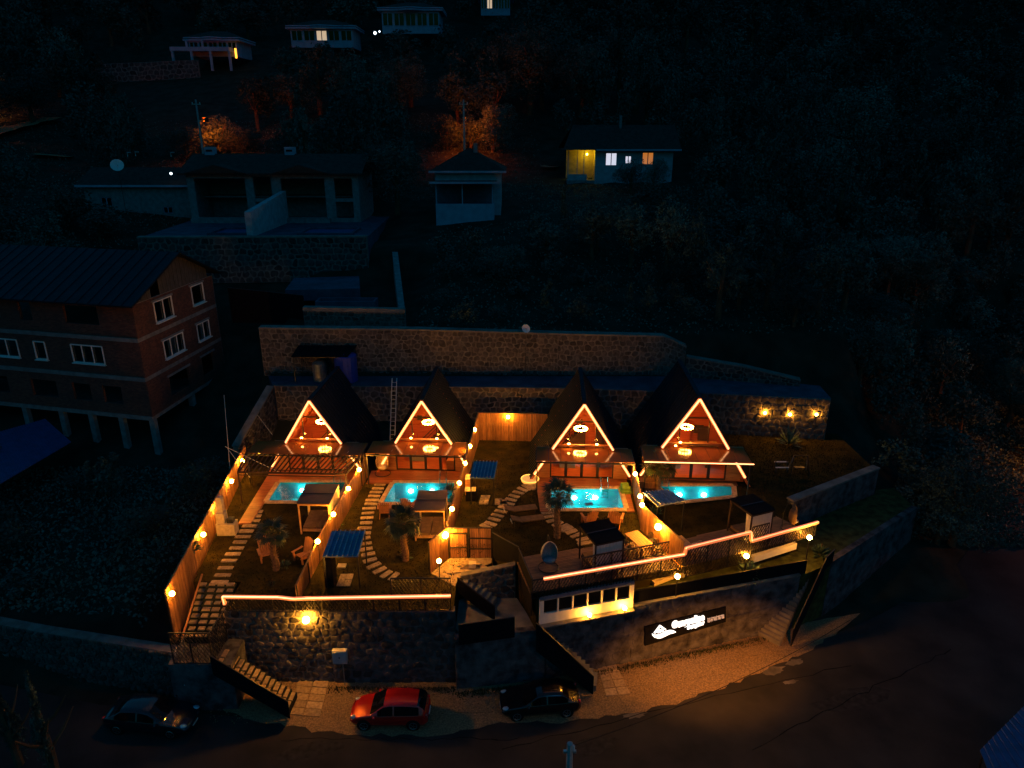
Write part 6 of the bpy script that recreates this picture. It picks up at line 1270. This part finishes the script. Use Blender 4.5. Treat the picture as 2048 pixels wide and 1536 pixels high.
# ribbon of hillside road, upper left
def ribbon(pts, wd_, name, m, lab):
    b = MB(); vs_ = []; n = 0
    for i in range(len(pts) - 1):
        for k in range(8):
            q = pts[i].lerp(pts[i + 1], k / 8); d_ = (pts[i + 1] - pts[i]).normalized(); nr = Vector((-d_.y, d_.x)) * wd_ / 2
            for s in (-1, 1): x, y = q.x + nr.x * s, q.y + nr.y * s; vs_.append((x, y, H(q.x, q.y) + .35)); n += 1
    k = len(vs_) // 2; b.add(vs_, [(2 * i, 2 * i + 1, 2 * i + 3, 2 * i + 2) for i in range(k - 1)]); return struct(name, b, m, lab)
def onhill(px, py):
    r = ray(px, py); t = 60
    while t < 600:
        if CAMZ + r[2] * t <= H(r[0] * t, r[1] * t): break
        t += .5
    return Vector((r[0] * t, r[1] * t))
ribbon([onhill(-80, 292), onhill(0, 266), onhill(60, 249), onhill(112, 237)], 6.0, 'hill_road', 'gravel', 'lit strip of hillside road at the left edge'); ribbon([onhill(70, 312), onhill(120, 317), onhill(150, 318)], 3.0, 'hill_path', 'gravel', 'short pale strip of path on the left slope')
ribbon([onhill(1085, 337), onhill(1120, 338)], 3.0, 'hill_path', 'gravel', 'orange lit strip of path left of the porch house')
def slamp(label, p, m=None, ht=7, hide=0):
    g_ = H(p.x, p.y); t = thing('street_lamp', label, 'street lamp', (p.x, p.y, g_)); build(MB().tube([(p.x, p.y, g_), (p.x, p.y, g_ + ht)], .09, 6), 'pole', 'galv', t); build(MB().box((p.x, p.y, g_ + ht + .06), (1.1, .5, .1)), 'head', 'galv', t); build(MB().box((p.x, p.y, g_ + ht - .05), (.9, .35, .1)), 'lamp_glass', m or E_sod, t)
q_ = onhill(-20, 262); slamp('street lamp of the hillside road beyond the left edge', Vector((q_.x - 7, q_.y, 0)), emit('hill_street_glow', (1, .2, .02), 1500))
slamp('street lamp behind the dark trees at the right edge', Vector((52.5, 54, 0)), emit('right_street_glow', (1, .19, .006), 1900), 3.0)

# ------------------------------------------------------------------ trees
def crown_mesh(seed, n, leaf, m, shape=(1, 1, 1), lobes=9, cone=False):
    r = np.random.RandomState(seed); lc = []
    for i in range(lobes):
        a = r.uniform(0, 2 * pi); u = r.uniform(-.75, .9); rad = r.uniform(.15, .62) * (1 - .45 * max(u, 0) if not cone else max(.1, (1 - (u + .9) / 2.0)))
        lc.append((rad * cos(a), rad * sin(a), u * .62, r.uniform(.28, .5) * (1 if not cone else max(.35, 1 - (u + .9) / 2.4))))
    lc = np.array(lc); li = r.randint(0, lobes, n); d = r.normal(size=(n, 3)); d /= np.linalg.norm(d, axis=1)[:, None]
    cl = r.randint(0, n // 9, n); cd = r.normal(size=(n // 9 + 1, 3)); cd /= np.linalg.norm(cd, axis=1)[:, None]; d = d * .28 + cd[cl]; d /= np.linalg.norm(d, axis=1)[:, None]; li = (cl * 7919) % lobes
    rr = lc[li, 3] * (r.uniform(.55, 1.08, n) ** .6); c = lc[li, :3] + d * rr[:, None]; c *= np.array(shape)
    t1 = r.normal(size=(n, 3)); t1 /= np.linalg.norm(t1, axis=1)[:, None]; t2 = np.cross(t1, d + .3 * r.normal(size=(n, 3))); t2 /= np.linalg.norm(t2, axis=1)[:, None] + 1e-6
    s = leaf * r.uniform(.6, 1.3, n)[:, None]; v = np.stack([c - t1 * s, c - t2 * s * .55, c + t1 * s, c + t2 * s * .55], 1).reshape(-1, 3)
    return v, n
def quads(name, v, m):
    me = D.meshes.new(name); nq = len(v) // 4; me.vertices.add(len(v)); me.vertices.foreach_set('co', v.astype(np.float32).ravel()); me.loops.add(nq * 4); me.loops.foreach_set('vertex_index', np.arange(nq * 4, dtype=np.int32)); me.polygons.add(nq)
    me.polygons.foreach_set('loop_start', np.arange(0, nq * 4, 4, dtype=np.int32)); me.polygons.foreach_set('loop_total', np.full(nq, 4, dtype=np.int32)); me.update(); me.validate(); me.materials.append(M[m]); return me
PROT = []
for i, (shp, m, cone, lob) in enumerate([((1, 1, 1.15), 'leaf', False, 12), ((1.1, 1, .9), 'leafb', False, 14), ((.85, .85, 1.5), 'leaf', True, 14), ((1, 1.1, 1.0), 'leaf', False, 9), ((.95, .95, 1.25), 'leafb', False, 16), ((.6, .6, 1.7), 'leaf', True, 12)]):
    PROT.append((crown_mesh(11 + i, 2600, .045, m, shp, lob, cone)[0], m))
CM = [quads('crown', v, m) for v, m in PROT]; CN = [quads('crown', crown_mesh(61 + i, 9000, .026, 'leaf', (1, 1, 1.1), 18)[0], ('leaf', 'leafb')[i % 2]) for i in range(3)]
def trunk_mesh(seed):
    r = random.Random(seed); b = MB(); b.tube([(0, 0, -.1), (.02, 0, .35), (0, .03, .8)], [.055, .04, .02], 7)
    for k in range(4): a = r.uniform(0, 6.28); z_ = r.uniform(.3, .6); b.tube([(0, 0, z_), (.16 * cos(a), .16 * sin(a), z_ + .16), (.28 * cos(a), .28 * sin(a), z_ + .34)], [.02, .014, .006], 5)
    return b.mesh('trunk', 'bark')
TM = [trunk_mesh(i) for i in range(3)]
def tree(x, y, R_, Ht, k, label, group=None, mesh=None, z=None, name='tree'):
    g_ = H(x, y) if z is None else z; t = thing(name, label, 'tree', (x, y, g_), group=group)
    place('trunk', TM[k % 3], t, (x, y, g_), R.uniform(0, 6), (Ht * .8, Ht * .8, Ht * .85)); c = place('crown', mesh or CM[k], t, (x, y, g_ + Ht * .60), R.uniform(0, 6), (R_, R_, Ht * .42)); return t
# lit trees around the two utility poles
for i, (px, py, Y_, R_, Ht) in enumerate([(432, 266, 130.5, 5.6, 8.5), (492, 285, 130, 4.6, 6.5), (368, 282, 130.5, 4.8, 6.5), (892, 262, 130, 4.4, 8), (986, 255, 130.5, 5.4, 10), (942, 268, 131, 4.0, 7.5)]):
    p = YP(px, py, Y_); g_ = p.z - Ht * .6
    tree(p.x, Y_, R_, Ht, 0, ('tallest orange lit tree behind the left utility pole', 'low orange lit bush tree above the right end of the double house', 'half lit tree left of the left utility pole', 'orange lit tree left of the right utility pole', 'largest orange lit tree right of the right utility pole', 'thin orange lit tree right behind the right utility pole')[i], mesh=CN[i % 3], z=g_)
NAMED = [(1795, 545, 78, 6.5, 15, 'large pale speckled tree on the right slope'), (1690, 260, 125, 8.5, 19, 'tall broad tree high on the right slope'), (1060, 120, 150, 10, 17, 'tall tree below the villa at the top edge'), (1380, 560, 72, 5.0, 9, 'rounded tree above the right end of the upper wall'), (1900, 300, 120, 7, 15, 'tree near the upper right corner'), (790, 330, 96, 5.5, 9, 'pale tipped tree between the double house and the white house'), (1262, 342, 106, 3.0, 5.6, 'small dark tree in front of the porch house windows'), (1310, 345, 105, 2.6, 5.4, 'dark tree before the orange lit window of the porch house'), (1925, 985, 47, 4.2, 9, 'big dark tree at the right edge before the orange lit road'), (1890, 1010, 46.5, 3.6, 6, 'dark bush tree left of the big tree at the right edge'), (1010, 530, 74, 4, 6, 'dim tree in the middle of the dark slope'), (1600, 640, 66, 4.5, 7, 'tree above the stepped end of the upper wall')]
for i, (px, py, Y_, R_, Ht, lab) in enumerate(NAMED):
    p = YP(px, py, Y_); tree(p.x, Y_, R_, Ht, i % 6, lab, mesh=CN[i % 3], z=p.z - Ht * .62)
for i, (px, py, hh) in enumerate(((40, 1470, 5.5), (112, 1500, 6.5))):
    p = Z(px, py + 60, 0); tree(p.x, p.y, 1.4, hh, 5, ('dark narrow tree at the bottom left corner', 'taller dark narrow tree right of the corner one')[i], mesh=CM[5], z=0, name='conifer_tree')
PROT_RECT = [(262, 735, 312, 662, 101), (735, 800, 440, 662, 70), (850, 1022, 306, 436, 101), (1128, 1362, 262, 352, 122), (345, 480, 68, 128, 200), (250, 455, 140, 170, 179), (575, 706, 44, 78, 200), (755, 880, 0, 50, 206), (960, 1020, 0, 24, 210), (335, 535, 200, 312, 127), (850, 1070, 195, 315, 127), (380, 410, 195, 312, 124), (0, 112, 232, 275, 140), (0, 450, 510, 900, 70), (205, 350, 300, 400, 104), (72, 152, 310, 320, 135), (1085, 1122, 332, 342, 118), (1140, 1200, 250, 360, 122), (1165, 1360, 252, 300, 122), (1985, 2110, 925, 1150, 60)]
cand = []
def try_tree(x, y, R_, Ht):
    g_ = H(x, y); c = (x, y, g_ + Ht * .6); px, py, f = proj(c); rx = FPX * R_ / f; ry = FPX * Ht * .45 / f
    if f < 5 or px + rx < -80 or px - rx > 2130 or py + ry < -60: return
    for (a, b, c_, d_, Y_) in PROT_RECT:
        if y < Y_ and px + rx * .8 > a and px - rx * .8 < b and py + ry * .85 > c_ and py - ry * .85 < d_: return
    if 121 < y < 140 and (abs(x - PL.x - 3) < 14 or abs(x - PR.x - 3) < 13): return
    if any(abs(x - q[0]) < q[2] and y - 1 < q[1] < y + 12 for q in HB): return
    cand.append((rx, x, y, R_, Ht))
HB = []
def blocked(x, y):
    if -22.5 < x < 28.5 and y < 61: return True
    if -42 < x < -9 and y < 103: return not (y < 60 and x < -45)
    if -11.5 < x < 1 and 86 < y < 102: return True
    if 5 < x < 29 and 112 < y < 126: return True
    if x < -20 and 50 < y < 70 and x > -52: return True
    for a, b in ((-92, 186), (-62, 195), (-30, 202), (-8, 207)):
        if abs(x - a) < 12 and abs(y - b) < 8: return True
    return False
y = 63.0
while y < 300:
    st = 4.2 if y < 90 else (5.4 if y < 140 else 8.5 if y < 200 else 11); x = -y * .86 - 10
    while x < y * .86 + 10:
        xx = x + R.uniform(-.4, .4) * st; yy = y + R.uniform(-.4, .4) * st
        if not blocked(xx, yy):
            if y < 72 and -9 < xx < 18: Rr = R.uniform(1.2, 2.2); Hh_ = R.uniform(1.8, 3.2)
            elif y < 90: Rr = R.uniform(2.2, 4.0); Hh_ = R.uniform(3.5, 8)
            else: Rr = st * R.uniform(.5, .85); Hh_ = R.uniform(6, 13) * (1 if y < 140 else 1.25)
            try_tree(xx, yy, Rr, Hh_)
        x += st
    y += st
for k in range(70):                            # left garden and right foot of the slope
    x = R.uniform(-48, -23.5); yy = R.uniform(36, 50); cand.append((30, x, yy, R.uniform(1.2, 2.4), R.uniform(2, 4.2))) if k < 34 else None
    x = R.uniform(31, 62); yy = R.uniform(47, 63); 
    if k >= 34 and not (yy < 60 and x > 36 and yy > 42 + (x - 36) * .3 and abs(yy - 54) < 6 and x > 41): (cand.append((30, x, yy, R.uniform(1.8, 3.4), R.uniform(3, 7))) if proj((x, yy, 3))[0] < 1965 or yy > 61 else None)
cand.sort(key=lambda c: -c[0]); print('trees', len(cand))
ADJ = ['rounded', 'bushy', 'pointed', 'spreading', 'loose', 'narrow']
TL_ = {}
for i, (rx, x, y, R_, Ht) in enumerate(cand[:280]):
    k = R.randrange(6) if Ht > 4 and not 117 < y < 150 else R.choice((0, 1, 3, 4)); px, py, f = proj((x, y, H(x, y) + Ht * .6))
    lx = ('at the left picture edge', 'left of the left utility pole', 'above the double house', 'between the double house and the white house', 'above the white house', 'around the porch house', 'right of the porch house', 'on the far right slope', 'at the right picture edge')[min(8, max(0, int((px + 60) / 235)))]
    if py > 440: lx = ('at the left picture edge', 'beside the brick building', 'by the double house terrace', 'just above the upper wall', 'above the upper wall dish', 'above the upper wall right half', 'above the stepped wall end', 'right of the three wall lamps', 'at the right picture edge')[min(8, max(0, int((px + 60) / 235)))]
    sz = 'large' if R_ > 4 else 'small' if R_ < 2.2 else 'middling'; row = 'highest' if py < 60 else 'high' if py < 180 else 'upper' if py < 320 else 'mid' if py < 480 else 'low' if py < 650 else 'lowest'
    o = tree(x, y, R_, Ht, k, f'{sz} {ADJ[k]} dark tree {lx}, {row} on the slope', 'dark trees on the slopes', mesh=CN[k % 3] if rx > 70 else None)
    TL_.setdefault(o['label'], []).append((px, o))
for lb, l_ in TL_.items():
    if len(l_) > 1:
        for i, (px, o) in enumerate(sorted(l_, key=lambda q: q[0])): o['label'] = lb.replace(' on the slope', '') + ', ' + ('leftmost' if i == 0 else ORD[i] + ' from left')
far = []; fb = []
for (rx, x, y, R_, Ht) in cand[280:]:
    k = R.randrange(6); v, m = PROT[k]; v = v.reshape(-1, 4, 3)[::3]; c = v.mean(1, keepdims=True); v = (c + (v - c) * 1.6).reshape(-1, 3); a = R.uniform(0, 6); rot = np.array([[cos(a), sin(a), 0], [-sin(a), cos(a), 0], [0, 0, 1]]); v = v @ rot * np.array([R_, R_, Ht * .42]) + np.array([x, y, H(x, y) + Ht * .6]); (far if m == 'leaf' else fb).append(v)
for lst, m, lab in ((far, 'leaf', 'far dark wood covering the upper hillside'), (fb, 'leafb', 'paler trees of the far wood on the upper hillside')):
    if lst:
        me = quads('distant_wood', np.concatenate(lst), m); o = D.objects.new('distant_wood', me); COL.objects.link(o); tag(o, lab, 'wood', kind='stuff')
# undergrowth: countless small leaves over the near slopes
uv = []; r_ = np.random.RandomState(5)
n = 110000; x = r_.uniform(-1, 1, n); y = r_.uniform(61, 150, n); x = x * (y * .72 + 12) ; u2 = r_.uniform(0, 1, n) < .35; x = np.where(u2, r_.uniform(-60, -22.5, n), x); y = np.where(u2, r_.uniform(35.5, 62, n), y)
u3 = r_.uniform(0, 1, n) < .2; x = np.where(u3, r_.uniform(30, 62, n), x); y = np.where(u3, 47 + (x - 28) * .9 * r_.uniform(.0, 1.6, n), y)
keep = ~((x > -42) & (x < -9) & (y > 61) & (y < 103)) & ~((x > -52) & (x < -21) & (y > 52) & (y < 70)) & ~((x > -11) & (x < 1) & (y > 88) & (y < 101)) & ~((x > 5) & (x < 29) & (y > 112))
x, y = x[keep], y[keep]; n = len(x); z = th(x, y) + r_.uniform(.02, .55, n) * (.5 + .5 * np.sin(x * .8) * np.cos(y * .7)) ; c = np.stack([x, y, z], 1); t1 = r_.normal(size=(n, 3)); t1 /= np.linalg.norm(t1, axis=1)[:, None]; t2 = np.cross(t1, r_.normal(size=(n, 3))); t2 /= np.linalg.norm(t2, axis=1)[:, None]; s = r_.uniform(.07, .2, n)[:, None]
me = quads('undergrowth', np.stack([c - t1 * s, c - t2 * s * .6, c + t1 * s, c + t2 * s * .6], 1).reshape(-1, 3), 'leafb'); o = D.objects.new('undergrowth', me); COL.objects.link(o); tag(o, 'low weeds and brush covering the slopes', 'undergrowth', kind='stuff')
# lawn blades
lv = []; n = 60000; x = r_.uniform(-21, 27, n); y = r_.uniform(33.5, 55, n); z = np.where(x < -3.6, 5.0, 6.0)
ok = np.zeros(n, bool)
def inpoly(x, y, P):
    c = np.zeros(len(x), bool); j = len(P) - 1
    for i in range(len(P)):
        xi, yi = P[i]; xj, yj = P[j]; m = ((yi > y) != (yj > y)) & (x < (xj - xi) * (y - yi) / (yj - yi + 1e-9) + xi); c ^= m; j = i
    return c
ok = inpoly(x, y, poly5) | inpoly(x, y, poly6)
for (_, q, _, _, _) in POOLS: ok &= ~inpoly(x, y, [(a + (.45 if a > sum(p[0] for p in q) / 4 else -.45), b + (.45 if b > sum(p[1] for p in q) / 4 else -.45)) for a, b in q])
for nm in [o for o in D.objects if o.name.startswith(('pool_deck', 'dining_deck'))]: pass
DK = [[(-19, 50), (-11.5, 50), (-11.7, 44.6), (-18.7, 44.6)], [(-18.7, 42), (-17.5, 42), (-17.5, 50), (-18.9, 50)], [(-11.1, 50), (-3.3, 50), (-3.6, 44.5), (-4.2, 44.5), (-4.2, 47.8), (-11.1, 47.8)], [(1.7, 46.9), (8.5, 46.9), (8.3, 41.9), (1.8, 41.9)], [(8.8, 47.7), (16.5, 47.7), (16.3, 45.5), (8.8, 43.4)], [(1, 33), (19.3, 39.2), (17.6, 41.5), (9, 38.5), (.2, 36.7)]]
for P_ in DK: ok &= ~inpoly(x, y, P_)
ok &= ~((y > 49.5) & (x < -3)) & ~((y > 46.5) & (x > 2) & (x < 17))
x, y, z = x[ok], y[ok], z[ok]; n = len(x); a = r_.uniform(0, 6.28, n); h = r_.uniform(.03, .09, n); w_ = .02
v = np.stack([np.stack([x - w_ * np.cos(a), y - w_ * np.sin(a), z], 1), np.stack([x + w_ * np.cos(a), y + w_ * np.sin(a), z], 1), np.stack([x + w_ * .4 * np.cos(a) + .02, y + w_ * .4 * np.sin(a), z + h], 1), np.stack([x - w_ * .4 * np.cos(a), y - w_ * .4 * np.sin(a) + .02, z + h], 1)], 1).reshape(-1, 3)
me = quads('lawn_grass', v, 'grass'); o = D.objects.new('lawn_grass', me); COL.objects.link(o); tag(o, 'short lawn grass on the garden terraces', 'grass', kind='stuff')
for o in list(D.objects):
    if o.type == 'MESH' and o.parent is None and 'kind' not in o and 'category' not in o: print('UNTAGGED', o.name)
